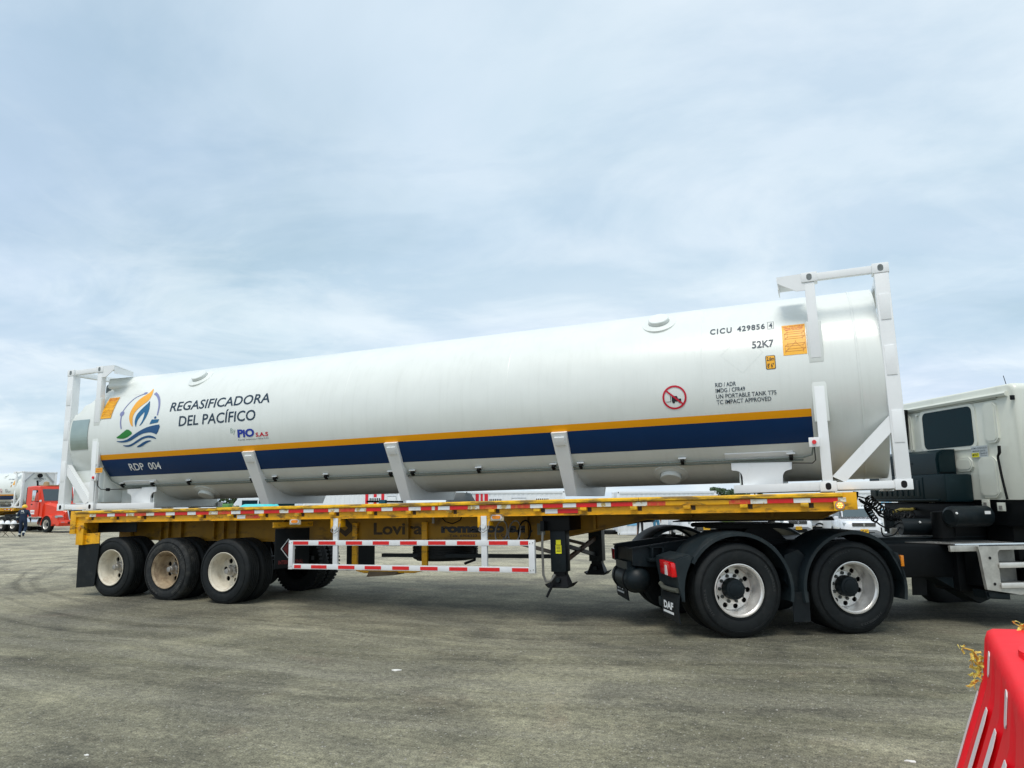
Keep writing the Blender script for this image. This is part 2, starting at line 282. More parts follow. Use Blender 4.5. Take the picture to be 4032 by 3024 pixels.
# ------------------------------------------------------------------ mesh helpers
class G:
    def __init__(s): s.bm = bmesh.new(); s.mi = 0
    def _tag(s, faces):
        for f in faces: f.material_index = s.mi
    def hexa(s, c, bev=0.0):                      # 8 corners, bottom ring then top ring
        vs = [s.bm.verts.new(p) for p in c]
        fs = [s.bm.faces.new([vs[i] for i in q]) for q in ((3, 2, 1, 0), (4, 5, 6, 7), (0, 1, 5, 4), (1, 2, 6, 5), (2, 3, 7, 6), (3, 0, 4, 7))]
        s._tag(fs)
        if bev:
            es = list({e for f in fs for e in f.edges})
            r = bmesh.ops.bevel(s.bm, geom=es, offset=bev, segments=2, affect='EDGES', profile=0.6); s._tag(r['faces'])
        return s
    def box(s, x0, x1, y0, y1, z0, z1, bev=0.0):
        return s.hexa([(x0, y0, z0), (x1, y0, z0), (x1, y1, z0), (x0, y1, z0), (x0, y0, z1), (x1, y0, z1), (x1, y1, z1), (x0, y1, z1)], bev)
    def bar(s, p, q, w, h, up=(0, 0, 1), bev=0.0):  # rectangular bar p->q, w sideways, h along up
        p = Vector(p); q = Vector(q); d = (q-p).normalized(); u = Vector(up); sd_ = d.cross(u).normalized(); u = sd_.cross(d).normalized()
        a, b = sd_*w/2, u*h/2
        return s.hexa([p-a-b, q-a-b, q+a-b, p+a-b, p-a+b, q-a+b, q+a+b, p+a+b], bev)
    def cyl(s, p, q, r, n=20, r2=None, caps=True):
        p = Vector(p); q = Vector(q); r2 = r if r2 is None else r2; d = (q-p).normalized()
        a = d.orthogonal().normalized(); b = d.cross(a)
        A = [s.bm.verts.new(p+(a*math.cos(2*PI*i/n)+b*math.sin(2*PI*i/n))*r) for i in range(n)]
        B = [s.bm.verts.new(q+(a*math.cos(2*PI*i/n)+b*math.sin(2*PI*i/n))*r2) for i in range(n)]
        fs = [s.bm.faces.new((A[i], A[(i+1) % n], B[(i+1) % n], B[i])) for i in range(n)]
        if caps: fs += [s.bm.faces.new(A[::-1]), s.bm.faces.new(B)]
        s._tag(fs); return s
    def tube(s, pts, r, n=8, caps=True):
        pts = [Vector(p) for p in pts]; rings = []; prev = None
        for i, p in enumerate(pts):
            d = (pts[min(i+1, len(pts)-1)]-pts[max(i-1, 0)]).normalized()
            if prev is None: a = d.orthogonal().normalized()
            else: a = (prev-d*prev.dot(d)).normalized()
            prev = a; b = d.cross(a)
            rr = r[i] if isinstance(r, (list, tuple)) else r
            rings.append([s.bm.verts.new(p+(a*math.cos(2*PI*k/n)+b*math.sin(2*PI*k/n))*rr) for k in range(n)])
        fs = []
        for A, B in zip(rings, rings[1:]): fs += [s.bm.faces.new((A[k], A[(k+1) % n], B[(k+1) % n], B[k])) for k in range(n)]
        if caps: fs += [s.bm.faces.new(rings[0][::-1]), s.bm.faces.new(rings[-1])]
        s._tag(fs); return s
    def lathe(s, prof, o=(0, 0, 0), ax=(0, 1, 0), n=48, a0=0.0, a1=2*PI):   # prof: (distance along axis, radius)
        o = Vector(o); ax = Vector(ax).normalized(); a = ax.orthogonal().normalized(); b = ax.cross(a)
        full = abs(a1-a0-2*PI) < 1e-6; m_ = n if full else n+1; R_ = []
        for (h, r) in prof:
            if r < 1e-6: R_.append([s.bm.verts.new(o+ax*h)]*m_); continue
            R_.append([s.bm.verts.new(o+ax*h+(a*math.cos(a0+(a1-a0)*i/n)+b*math.sin(a0+(a1-a0)*i/n))*r) for i in range(m_)])
        fs = []
        for A, B in zip(R_, R_[1:]):
            for i in range(n):
                j = (i+1) % m_; q = []
                for v in (A[i], A[j], B[j], B[i]):
                    if v not in q: q.append(v)
                if len(q) > 2: fs.append(s.bm.faces.new(q))
        s._tag(fs); return s
    def prism(s, poly, f0, f1, bev=0.0):            # poly 2D; f0/f1 map (a,b)->3D for the two caps
        A = [s.bm.verts.new(f0(*p)) for p in poly]; B = [s.bm.verts.new(f1(*p)) for p in poly]; n = len(poly)
        fs = [s.bm.faces.new(A[::-1]), s.bm.faces.new(B)] + [s.bm.faces.new((A[i], A[(i+1) % n], B[(i+1) % n], B[i])) for i in range(n)]
        s._tag(fs)
        if bev:
            es = list({e for f in fs[:2] for e in f.edges}); r = bmesh.ops.bevel(s.bm, geom=es, offset=bev, segments=2, affect='EDGES'); s._tag(r['faces'])
        return s
    def py(s, poly, y0, y1, bev=0.0): return s.prism(poly, lambda a, b: (a, y0, b), lambda a, b: (a, y1, b), bev)   # poly in xz
    def px(s, poly, x0, x1, bev=0.0): return s.prism(poly, lambda a, b: (x0, a, b), lambda a, b: (x1, a, b), bev)   # poly in yz
    def pz(s, poly, z0, z1, bev=0.0): return s.prism(poly, lambda a, b: (a, b, z0), lambda a, b: (a, b, z1), bev)
    def loft(s, rings, caps=True):
        R_ = [[s.bm.verts.new(p) for p in r] for r in rings]; n = len(R_[0]); fs = []
        for A, B in zip(R_, R_[1:]): fs += [s.bm.faces.new((A[i], A[(i+1) % n], B[(i+1) % n], B[i])) for i in range(n)]
        if caps: fs += [s.bm.faces.new(R_[0][::-1]), s.bm.faces.new(R_[-1])]
        s._tag(fs); return s
    def face(s, pts): s._tag([s.bm.faces.new([s.bm.verts.new(p) for p in pts])]); return s
    def xf(s, m_): bmesh.ops.transform(s.bm, matrix=m_, verts=s.bm.verts); return s
    def obj(s, name, m_, parent=None, sm=35, **kw):
        bmesh.ops.recalc_face_normals(s.bm, faces=s.bm.faces)
        me = bpy.data.meshes.new(name); s.bm.to_mesh(me); s.bm.free()
        for q in (m_ if isinstance(m_, (list, tuple)) else [m_]): me.materials.append(q)
        if sm:
            me.polygons.foreach_set('use_smooth', [True]*len(me.polygons)); me.set_sharp_from_angle(angle=math.radians(sm))
        return link(name, me, parent, **kw)
def link(name, me, parent=None, **kw):
    o = bpy.data.objects.new(name, me); COL.objects.link(o)
    if parent is not None: o.parent = parent
    for k, v in kw.items():
        if v is not None: o[k] = v
    return o
def empty(name, parent=None, m_=None, **kw):
    o = bpy.data.objects.new(name, None); COL.objects.link(o); o.empty_display_size = 0.3
    if parent is not None: o.parent = parent
    if m_ is not None: o.matrix_world = m_
    for k, v in kw.items():
        if v is not None: o[k] = v
    return o
def copy_tree(o, parent=None, **kw):
    c = o.copy(); COL.objects.link(c); c.parent = parent
    for k, v in kw.items(): c[k] = v
    for ch in list(KIDS.get(o.name, []) or [x for x in bpy.data.objects if x.parent == o]): copy_tree(ch, c)
    return c
KIDS = {}
def build_kids():
    KIDS.clear()
    for x in bpy.data.objects:
        if x.parent: KIDS.setdefault(x.parent.name, []).append(x)

# text as a flat bmesh, fitted to the box (x0..x1, y0..y1)
def text_g(s, x0, x1, y0, y1, bold=0.0, shear=0.0, spacing=1.0, cuts=0.05, fit=True):
    cu = bpy.data.curves.new('t', 'FONT'); cu.body = s; cu.size = 1; cu.offset = bold; cu.shear = shear; cu.resolution_u = 3; cu.space_character = spacing
    cu.fill_mode = 'BOTH'; cu.dimensions = '2D'
    ob = bpy.data.objects.new('t', cu); COL.objects.link(ob)
    dg = bpy.context.evaluated_depsgraph_get(); me = bpy.data.meshes.new_from_object(ob.evaluated_get(dg))
    bpy.data.objects.remove(ob); bpy.data.curves.remove(cu)
    g = G(); g.bm.from_mesh(me); bpy.data.meshes.remove(me)
    vs = g.bm.verts
    mnx = min(v.co.x for v in vs); mxx = max(v.co.x for v in vs); mny = min(v.co.y for v in vs); mxy = max(v.co.y for v in vs)
    sx = (x1-x0)/(mxx-mnx); sy = (y1-y0)/(mxy-mny)
    for v in vs: v.co = ((v.co.x-mnx)*sx+x0, (v.co.y-mny)*sy+y0, 0)
    for f in g.bm.faces: f.material_index = 0
    if cuts: cut_y(g, y0, y1, cuts)
    return g
def cut_y(g, y0, y1, st):
    k = y0+st
    while k < y1:
        bmesh.ops.bisect_plane(g.bm, geom=list(g.bm.verts)+list(g.bm.edges)+list(g.bm.faces), plane_co=(0, k, 0), plane_no=(0, 1, 0)); k += st
R0, ZC, YC = 1.21, 1.36, 1.219
def wrapf(u, a, off=0.0):
    th = a/R0; return (u, YC-(R0+off)*math.cos(th), ZC+(R0+off)*math.sin(th))
def wrap(g, off=0.003):
    for v in g.bm.verts: v.co = wrapf(v.co.x, v.co.y, off+v.co.z)
    return g
def poly_g(pts, cuts=0.05, smooth=0):
    if smooth:
        for _ in range(smooth):
            q = []; n = len(pts)
            for i in range(n):
                a = Vector(pts[i]); b = Vector(pts[(i+1) % n]); q += [tuple(a*0.75+b*0.25), tuple(a*0.25+b*0.75)]
            pts = q
    g = G(); f = g.bm.faces.new([g.bm.verts.new((*p, 0)) for p in pts])
    bmesh.ops.triangulate(g.bm, faces=[f])
    if cuts: cut_y(g, min(p[1] for p in pts), max(p[1] for p in pts), cuts)
    return g
def stroke_g(pts, w_, sub=2, cuts=0.05):
    pts = [Vector(p) for p in pts]
    for _ in range(sub):
        q = [pts[0]]
        for a, b in zip(pts, pts[1:]): q += [a*0.75+b*0.25, a*0.25+b*0.75]
        q.append(pts[-1]); pts = q
    Lp, Rp = [], []
    for i, p in enumerate(pts):
        d = (pts[min(i+1, len(pts)-1)]-pts[max(i-1, 0)]).normalized(); nn = Vector((-d.y, d.x))
        ww = w_(i/(len(pts)-1)) if callable(w_) else w_
        Lp.append(p+nn*ww/2); Rp.append(p-nn*ww/2)
    g = G()
    for i in range(len(pts)-1): g.face([(*Lp[i], 0), (*Rp[i], 0), (*Rp[i+1], 0), (*Lp[i+1], 0)])
    bmesh.ops.remove_doubles(g.bm, verts=g.bm.verts, dist=1e-5)
    return g
def ell(cx, cy, rx, ry, n=20): return [(cx+rx*math.cos(2*PI*i/n), cy+ry*math.sin(2*PI*i/n)) for i in range(n)]
def rrect(x0, x1, y0, y1, r, n=4):
    p = []
    for cx, cy, a in ((x1-r, y1-r, 0), (x0+r, y1-r, PI/2), (x0+r, y0+r, PI), (x1-r, y0+r, 1.5*PI)):
        for i in range(n+1): p.append((cx+r*math.cos(a+PI/2*i/n), cy+r*math.sin(a+PI/2*i/n)))
    return p
def place_text(s, o, xd, yd, x0, x1, y0, y1, m_, name, parent, bold=0.0, **kw):
    g = text_g(s, x0, x1, y0, y1, bold, cuts=0, **kw); o = Vector(o); xd = Vector(xd).normalized(); yd = Vector(yd).normalized()
    for v in g.bm.verts: v.co = o+xd*v.co.x+yd*v.co.y
    return g.obj(name, m_, parent, sm=0)

# ------------------------------------------------------------------ setting: the yard ground
def ground():
    ds = [-40, -20, -10, -5, 0, 3, 6, 8, 10, 11, 12] + [12+i for i in range(1, 20)] + [34, 38, 44, 52, 60, 75, 100, 150, 250, 400, 700, 1200, 2000]
    ts = [-1500, -800, -400, -200, -120, -80] + [-60+4*i for i in range(31)] + [80, 120, 200, 400, 800, 1500]
    bm = bmesh.new(); P = {}
    for i, d in enumerate(ds):
        for j, t in enumerate(ts): P[i, j] = bm.verts.new(yard(d, t))
    for i in range(len(ds)-1):
        for j in range(len(ts)-1): bm.faces.new((P[i, j], P[i, j+1], P[i+1, j+1], P[i+1, j]))
    bmesh.ops.recalc_face_normals(bm, faces=bm.faces)
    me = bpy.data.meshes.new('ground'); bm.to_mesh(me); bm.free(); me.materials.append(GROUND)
    me.polygons.foreach_set('use_smooth', [True]*len(me.polygons))
    link('ground', me, kind='structure')
ground()

# ------------------------------------------------------------------ tank container (local: u along, v away from camera, w up)
PITCH = 0.016298556647750234
TW = Matrix.Translation((0, 0, 1.448)) @ Matrix.Rotation(-PITCH, 4, 'Y')
def mir(u, e): return u if e == 1 else 13.716-u      # e=1 front end (right), e=0 rear end (left)
def build_tank(root):
    LEN = 13.716
    # shell with domed ends and flared shoulders into the end frames
    def rad(u, th):
        r = R0
        for dist, amp in ((u-0.93, 0.03), (12.786-u, 0.0)):
            if dist < 1.15:
                k = max(0, min(1, 1-max(dist, 0)/1.15)); k = k*k*(3-2*k)
                for c, q in ((0.95, 1), (PI-0.95, -1)):
                    a = (th-c)*q; a = a/0.17 if a < 0 else a/0.27; r += amp*k*math.exp(-a*a)
        return r
    g = G(); n = 96; rings = []
    us = [0.93+0.09*i for i in range(16)]+[2.6, 4, 6, 7, 8, 10, 11.1]+[LEN-0.93-0.09*i for i in range(15, -1, -1)]
    for u in us: rings.append([wrapf_r(u, 2*PI*i/n, rad(u, 2*PI*i/n)) for i in range(n)])
    g.loft(rings, caps=False); g.obj('tank_shell', TANK, root, sm=60)
    # rear head: dished; front head: short straight skirt then dished
    g = G(); pr = []
    for i in range(13):
        a = PI/2*i/12; pr.append((0.93-0.45*math.sin(a), R0*math.cos(a)*0.97))
    g.lathe([(u, r) for u, r in pr], (0, YC, ZC), (1, 0, 0), 72); g.obj('tank_head', TANK, root, sm=60)
    g = G(); pr = [(12.78, R0-0.004), (13.56, R0-0.004)]
    for i in range(1, 10):
        a = PI/2*i/9; pr.append((13.56+0.06*math.sin(a), R0*(1-i/9)*0.995))
    g.lathe(pr, (0, YC, ZC), (1, 0, 0), 72); g.obj('tank_head', TANK, root, sm=60)
    # smooth fairing from the shell up into the rear top corners
    for sg in (1, -1):
        g = G(); rows = []; nk, nu = 10, 12
        for i in range(nk+1):
            k = i/nk; A = Vector((0.925, 0.085+0.10*k, 1.93+0.55*k)) if k < 0.8 else Vector((0.925, 0.165+(k-0.8)/0.2*0.62, 2.37+(k-0.8)/0.2*0.14))
            th = math.radians(34+48*k); row = []
            for j in range(nu+1):
                t = j/nu; u = 0.925+(0.92+0.15*k)*t; B = Vector((u, YC-(R0+0.001)*math.cos(th), ZC+(R0+0.001)*math.sin(th))); q = (1-t)**2*(1+0.6*t)*min(1, k*2.2)**1.5
                B0 = wrapf_r(0.925, th, R0+0.001); P = Vector((u, B.y+(A.y-B0[1])*q, B.z+(A.z-B0[2])*q)); row.append((P.x, P.y if sg == 1 else 2*YC-P.y, P.z))
            rows.append([g.bm.verts.new(p) for p in row])
        for a, b in zip(rows, rows[1:]):
            for j in range(nu): g.bm.faces.new((a[j], a[j+1], b[j+1], b[j]))
        g.obj('shoulder_fairing', TANK, root, sm=70)
    # faint weld seams
    for u in (3.4, 6.2, 8.9, 11.55, 13.30):
        g = G(); g.lathe([(u-0.012, R0-0.002), (u-0.006, R0+0.0012), (u+0.006, R0+0.0012), (u+0.012, R0-0.002)], (0, YC, ZC), (1, 0, 0), 96); g.obj('weld_seam', TANK, root, sm=60)
    # stripes
    for nm, a0, a1, m_ in (('ochre_stripe', -0.400, -0.4945, ORS), ('navy_stripe', -0.4945, -0.836, NAVY)):
        g = G(); k = 8; nu = 24
        for i in range(nu):
            for j in range(k):
                u0, u1 = 0.925+(12.757-0.925)*i/nu, 0.925+(12.757-0.925)*(i+1)/nu; b0, b1 = a0+(a1-a0)*j/k, a0+(a1-a0)*(j+1)/k
                g.face([wrapf(u0, b0, 0.002), wrapf(u0, b1, 0.002), wrapf(u1, b1, 0.002), wrapf(u1, b0, 0.002)])
        bmesh.ops.remove_doubles(g.bm, verts=g.bm.verts, dist=1e-5)
        g.obj(nm, m_, root, sm=60)
    # print on the shell
    def T(s, u0, u1, a0, a1, m_, bold=0.0, **kw): return wrap(text_g(s, u0, u1, a0, a1, bold, **kw), 0.0045).obj('lettering', m_, root, sm=0)
    T('REGASIFICADORA', 2.605, 4.765, 0.275, 0.446, INK, 0.012)
    T('DEL PAC\u00cdFICO', 2.865, 4.515, 0.0, 0.222, INK, 0.012)
    T('By', 4.00, 4.105, -0.205, -0.10, GREYL)
    T('PiO', 4.145, 4.49, -0.262, -0.128, PIOB, 0.045)
    T('S.A.S', 4.515, 4.768, -0.268, -0.200, REDL, 0.03)
    T('Puertos, Inversiones y Obras S.A.S', 4.15, 4.765, -0.318, -0.287, INK, 0.0, cuts=0)
    T('RDP  004', 1.555, 2.30, -0.729, -0.588, WHL, 0.012)
    T('CICU', 11.655, 11.92, 0.670, 0.768, INK, 0.022, spacing=1.25)
    T('429856', 11.985, 12.315, 0.672, 0.770, INK, 0.022, spacing=1.12)
    T('4', 12.362, 12.402, 0.68, 0.768, INK, 0.022)
    for q in ((12.345, 12.418, 0.783, 0.787), (12.345, 12.418, 0.661, 0.665), (12.345, 12.349, 0.665, 0.783), (12.414, 12.418, 0.665, 0.783)):
        wrap(poly_g([(q[0], q[2]), (q[1], q[2]), (q[1], q[3]), (q[0], q[3])]), 0.0045).obj('check_digit_box', INK, root, sm=0)
    T('52K7', 12.155, 12.408, 0.390, 0.495, INK, 0.022)
    for s, u1, a in (('RID / ADR', 11.942, -0.063), ('IMDG / CFR49', 12.042, -0.133), ('UN PORTABLE TANK T75', 12.393, -0.205), ('TC IMPACT APPROVED', 12.330, -0.275)):
        T(s, 11.698, u1, a, a+0.052, INK, 0.008)
    # height plaque
    g = wrap(poly_g(rrect(12.300, 12.412, 0.101, 0.276, 0.018)), 0.003).obj('height_plaque', BLK, root, sm=0)
    wrap(poly_g(rrect(12.308, 12.404, 0.109, 0.268, 0.012)), 0.005).obj('plaque_face', PLAC, g, sm=0)
    wrap(text_g('2,6m', 12.314, 12.398, 0.198, 0.256, 0.02), 0.007).obj('lettering', BLK, g, sm=0)
    wrap(text_g("8' 6\"", 12.318, 12.392, 0.120, 0.176, 0.02), 0.007).obj('lettering', BLK, g, sm=0)
    # no forklift sign
    def sign(cx, cy):
        g = G()
        for i in range(48):
            a, b = 2*PI*i/48, 2*PI*(i+1)/48; r, q = 0.150, 0.127
            g.face([(cx+q*math.cos(a), cy+q*math.sin(a), 0), (cx+r*math.cos(a), cy+r*math.sin(a), 0), (cx+r*math.cos(b), cy+r*math.sin(b), 0), (cx+q*math.cos(b), cy+q*math.sin(b), 0)])
        s_ = wrap(g, 0.0065).obj('no_forklift_sign', REDL, root, sm=0)
        for pg in ([(cx-0.035, cy-0.05), (cx-0.035, cy+0.02), (cx+0.03, cy+0.015), (cx+0.045, cy-0.02), (cx+0.08, cy-0.02), (cx+0.08, cy-0.055)],
                   [(cx-0.052, cy-0.055), (cx-0.052, cy+0.06), (cx-0.046, cy+0.06), (cx-0.046, cy-0.055)], [(cx-0.105, cy-0.055), (cx-0.105, cy-0.049), (cx-0.046, cy-0.049), (cx-0.046, cy-0.055)],
                   ell(cx-0.015, cy-0.058, 0.016, 0.016), ell(cx+0.062, cy-0.058, 0.016, 0.016)):
            wrap(poly_g(pg), 0.0045).obj('forklift_pictogram', BLK, s_, sm=0)
        wrap(poly_g([(cx-0.105, cy+0.08), (cx-0.09, cy+0.095), (cx+0.105, cy-0.08), (cx+0.09, cy-0.095)]), 0.0085).obj('sign_bar', REDL, s_, sm=0)
    sign(11.193, -0.148)
    # lifting placards at both ends, with their line drawings
    for u0, u1, a0, a1 in ((12.507, 12.770, 0.256, 0.690), (0.935, 1.195, 0.256, 0.686)):
        lift = 0.0 if u0 > 5 else 0.008; p = wrap(poly_g([(u0, a0), (u1, a0), (u1, a1), (u0, a1)]), 0.003+lift).obj('lifting_placard', PLAC, root, sm=0)
        W_ = u1-u0
        for k, s in enumerate(('ONLY TWO STYLES OF', 'LIFTING ARE ALLOWED', '(EMPTY OR FILLED)')):
            wrap(text_g(s, u0+0.012+0.012*k, u1-0.012-0.012*k, a1-0.036-0.028*k, a1-0.015-0.028*k, 0.012, cuts=0), 0.005+lift).obj('lettering', REDL, p, sm=0)
        for bx, tri in ((a0+0.20, 0), (a0+0.03, 1)):
            def ln(x0_, y0_, x1_, y1_, w_=0.0035):
                return stroke_g([(u0+W_*x0_, bx+y0_), (u0+W_*x1_, bx+y1_)], w_, 0)
            segs = [(0.10, 0.02, 0.85, 0.02), (0.10, 0.09, 0.85, 0.09), (0.22, 0.05, 0.95, 0.05), (0.22, 0.12, 0.95, 0.12), (0.10, 0.0, 0.10, 0.10), (0.85, 0.0, 0.85, 0.10), (0.22, 0.04, 0.22, 0.14), (0.95, 0.04, 0.95, 0.14), (0.10, 0.09, 0.22, 0.12), (0.85, 0.09, 0.95, 0.12), (0.10, 0.02, 0.22, 0.05), (0.85, 0.02, 0.95, 0.05)]
            if tri: segs += [(0.12, 0.02, 0.55, 0.14), (0.55, 0.14, 0.88, 0.03), (0.55, 0.14, 0.55, 0.165)]
            gg = G()
            for sgm in segs:
                q = ln(*sgm); me = bpy.data.meshes.new('x'); q.bm.to_mesh(me); q.bm.free(); gg.bm.from_mesh(me); bpy.data.meshes.remove(me)
            wrap(gg, 0.005+lift).obj('line_drawing', mat('placard ink', (0.45, 0.13, 0.01)), p, sm=0)
    # faint placard diamond holder
    for (a, b) in (((11.78, 0.335), (12.03, 0.585)), ((12.03, 0.585), (12.28, 0.335)), ((12.28, 0.335), (12.03, 0.085)), ((12.03, 0.085), (11.78, 0.335))):
        wrap(stroke_g([a, b], 0.004, 2), 0.0015).obj('diamond_holder', TANK, root, sm=0)
    # logo
    lg = [('flame', ORL, [(1.914, 0.845), (1.988, 0.713), (2.007, 0.6), (1.984, 0.535), (1.908, 0.471), (1.827, 0.409), (1.763, 0.33), (1.737, 0.251), (1.757, 0.156), (1.787, 0.051), (1.719, 0.107), (1.668, 0.193), (1.646, 0.268), (1.647, 0.355), (1.669, 0.444), (1.703, 0.536), (1.766, 0.617), (1.84, 0.675), (1.909, 0.735)]),
          ('flame', BLUEL, [(2.028, 0.543), (2.095, 0.398), (2.098, 0.289), (2.061, 0.187), (1.998, 0.099), (1.929, 0.055), (1.99, 0.14), (2.014, 0.232), (2.003, 0.323), (1.964, 0.278), (1.892, 0.199), (1.868, 0.128), (1.86, 0.039), (1.817, 0.121), (1.81, 0.194), (1.826, 0.277), (1.882, 0.349), (1.955, 0.432), (2.011, 0.485)]),
          ('ship_bridge', BLUEL, [(2.218, 0.161), (2.395, 0.156), (2.372, 0.1), (2.179, 0.082)]),
          ('ship_hull', NAVYL, [(2.453, 0.065), (2.296, 0.057), (2.146, 0.038), (2.022, 0.003), (1.896, -0.046), (1.781, -0.099), (1.661, -0.153), (1.528, -0.176), (1.365, -0.165), (1.473, -0.199), (1.631, -0.204), (1.791, -0.165), (1.923, -0.104), (2.051, -0.068), (2.204, -0.058), (2.305, -0.083), (2.368, -0.11)]),
          ('wave', NAVYL, [(1.52, -0.245), (1.649, -0.258), (1.757, -0.239), (1.893, -0.18), (2.025, -0.128), (2.179, -0.107), (2.304, -0.138), (2.366, -0.188), (2.252, -0.159), (2.126, -0.147), (1.996, -0.177), (1.861, -0.235), (1.723, -0.284), (1.605, -0.282)]),
          ('wave', NAVYL, [(1.855, -0.297), (1.961, -0.255), (2.07, -0.208), (2.173, -0.195), (2.252, -0.209), (2.17, -0.223), (2.089, -0.251), (2.006, -0.289), (1.925, -0.306)]),
          ('hill', GREENL, [(1.367, -0.114), (1.466, -0.072), (1.556, -0.021), (1.661, 0.034), (1.793, -0.048), (1.729, -0.087), (1.637, -0.125), (1.531, -0.138)]),
          ('ring_dot', LILAC, ell(1.449, 0.321, 0.052, 0.047)), ('ring_dot', LILAC, ell(1.80, 0.722, 0.045, 0.026)), ('ship_dot', NAVYL, ell(2.295, 0.192, 0.026, 0.022))]
    lo = None
    for nm, m_, pts in lg:
        q = wrap(poly_g(pts, smooth=0 if nm in ('ship_bridge',) or 'dot' in nm else 1), 0.0045).obj(nm, m_, lo if lo else root, sm=0)
        if lo is None: lo = q; q.name = 'company_logo'
    for pts, ww in (([(1.505, 0.038), (1.464, 0.144), (1.447, 0.28)], 0.028), ([(1.449, 0.366), (1.482, 0.448), (1.531, 0.539), (1.593, 0.621), (1.672, 0.672), (1.79, 0.71)], 0.020), ([(2.046, 0.7), (2.162, 0.63), (2.26, 0.522), (2.314, 0.414), (2.33, 0.326), (2.333, 0.23)], lambda k: 0.055-0.028*k)):
        wrap(stroke_g(pts, ww), 0.0045).obj('ring_arc', LILAC, lo, sm=0)
    # round lids
    for u, a in ((2.90, 0.996), (10.975, 1.052), (2.853, -1.376), (10.972, -1.333)):
        th = a/R0; nrm = Vector((0, -math.cos(th), math.sin(th))); c = Vector((u, YC, ZC))+nrm*R0
        g = G(); g.lathe([(-0.05, 0.225), (0.004, 0.225), (0.010, 0.205), (0.012, 0.19), (0.020, 0.175), (0.022, 0.140)], c, nrm, 40)
        p = g.obj('lid_collar', TANK, root)
        g = G(); g.lathe([(-0.02, 0.135), (0.070, 0.135), (0.078, 0.128), (0.080, 0.0)], c, nrm, 36); g.obj('round_lid', TANK, p)
    # pipe run with clamps along the lower shell
    def onsh(u, a, off): return Vector(wrapf(u, a, off))
    for da in (0.0, -0.045):
        ends = [onsh(0.93, -0.55, 0.03), onsh(0.98, -0.93, 0.03)] if da == 0.0 else []
        pts = [onsh(u, -1.035+da, 0.035) for u in (1.12, 2, 4, 6, 7.5, 9, 11, 12.62)]
        if da == 0: pts = [onsh(0.95, -0.62, 0.035), onsh(0.98, -0.90, 0.035)]+pts+[onsh(12.72, -1.0, 0.035), onsh(12.74, -0.88, 0.04)]
        G().tube(pts, 0.011, 6).obj('pipe', mat('pipe steel', (0.20, 0.24, 0.22), 0.5, metal=0.2), root)
    for u in (1.153, 1.896, 2.755, 4.15, 4.62, 5.63, 6.82, 7.20, 8.291, 9.43, 9.82, 11.181, 12.484):
        th = -1.03/R0; g = G(); g.box(-0.05, 0.05, -0.012, 0.012, 0.0, 0.012, 0.003)
        nrm = Vector((0, -math.cos(th), math.sin(th))); tg = Vector((0, math.sin(th), math.cos(th)))
        mt = Matrix((Vector((1, 0, 0)), nrm, tg)).transposed().to_4x4(); mt.translation = onsh(u, -0.985, 0.0)+nrm*0.02
        c = g.xf(mt).obj('clamp_tab', FRAME, root)
        g = G(); g.box(-0.022, 0.022, -0.03, 0.045, -0.075, 0.0, 0.01); g.xf(mt).obj('pipe_clamp', BLACK, c)
    # three saddles
    for u0, u1 in ((4.205, 4.440), (6.900, 7.120), (9.520, 9.737)):
        arc = [(YC-R0*math.cos(math.radians(t)), ZC+R0*math.sin(math.radians(t))) for t in range(-156, -23, 4)]   # far top -> near top
        arc = [(YC+R0*math.cos(math.radians(24)), ZC-R0*math.sin(math.radians(24)))]+[(YC+R0*math.cos(math.radians(t)), ZC+R0*math.sin(math.radians(t))) for t in range(-28, -153, -4)]+[(YC-R0*math.cos(math.radians(24)), ZC-R0*math.sin(math.radians(24)))]
        um = (u0+u1)/2
        poly = arc+[(0.085, 0.855), (0.53, 0.03), (1.91, 0.03), (2.353, 0.855)]
        g = G(); g.px(poly, u0+0.03, u1-0.03); s_ = g.obj('saddle', FRAME, root)
        for sg in (0, 1):
            f = (lambda y: y) if sg == 0 else (lambda y: 2*YC-y)
            g = G(); hw0, hw1 = (u1-u0)/2, (u1-u0)/2-0.03
            g.hexa([(um-hw1, f(0.515), 0.028), (um+hw1, f(0.515), 0.028), (um+hw1, f(0.545), 0.040), (um-hw1, f(0.545), 0.040), (um-hw0, f(0.062), 0.862), (um+hw0, f(0.062), 0.862), (um+hw0, f(0.115), 0.885), (um-hw0, f(0.115), 0.885)])
            g.obj('saddle_flange', FRAME, s_)
        g = G(); q = Vector((um, 0.115, 0.755)); dn = Vector((0, 0.515-0.062, 0.028-0.862)).normalized(); nn = Vector((0, dn.z, -dn.y))
        mt = Matrix((Vector((1, 0, 0)), nn, -dn)).transposed().to_4x4(); mt.translation = q+nn*0.004
        g.box(-0.070, 0.070, -0.012, 0.012, -0.06, 0.06, 0.004); g.xf(mt).obj('earthing_plate', WHL, s_)
    # end frames
    def cast(u, y0, z0, top, e):
        sg = 1 if e == 1 else -1
        ua, ub = sorted((u, u-sg*0.178))
        g = G(); g.box(ua, ub, *( (y0, y0+0.162) if y0 < 1 else (y0-0.162, y0)), z0, z0+0.118, 0.008)
        c = g.obj('corner_casting', FRAME, root)
        cu = (ua+ub)/2; cz = z0+0.06; f = -0.004 if y0 < 1 else 0.004
        g = G(); pts = rrect(cu-0.030, cu+0.030, cz-0.04, cz+0.04, 0.029, 6); g.py(pts, y0+f*0.4, y0+0.02*(1 if y0 < 1 else -1)); g.obj('casting_hole', mat('casting recess', (0.16, 0.18, 0.18), 0.7, var=0.5, vscale=9) if z0 > 1 else HOLE, c)
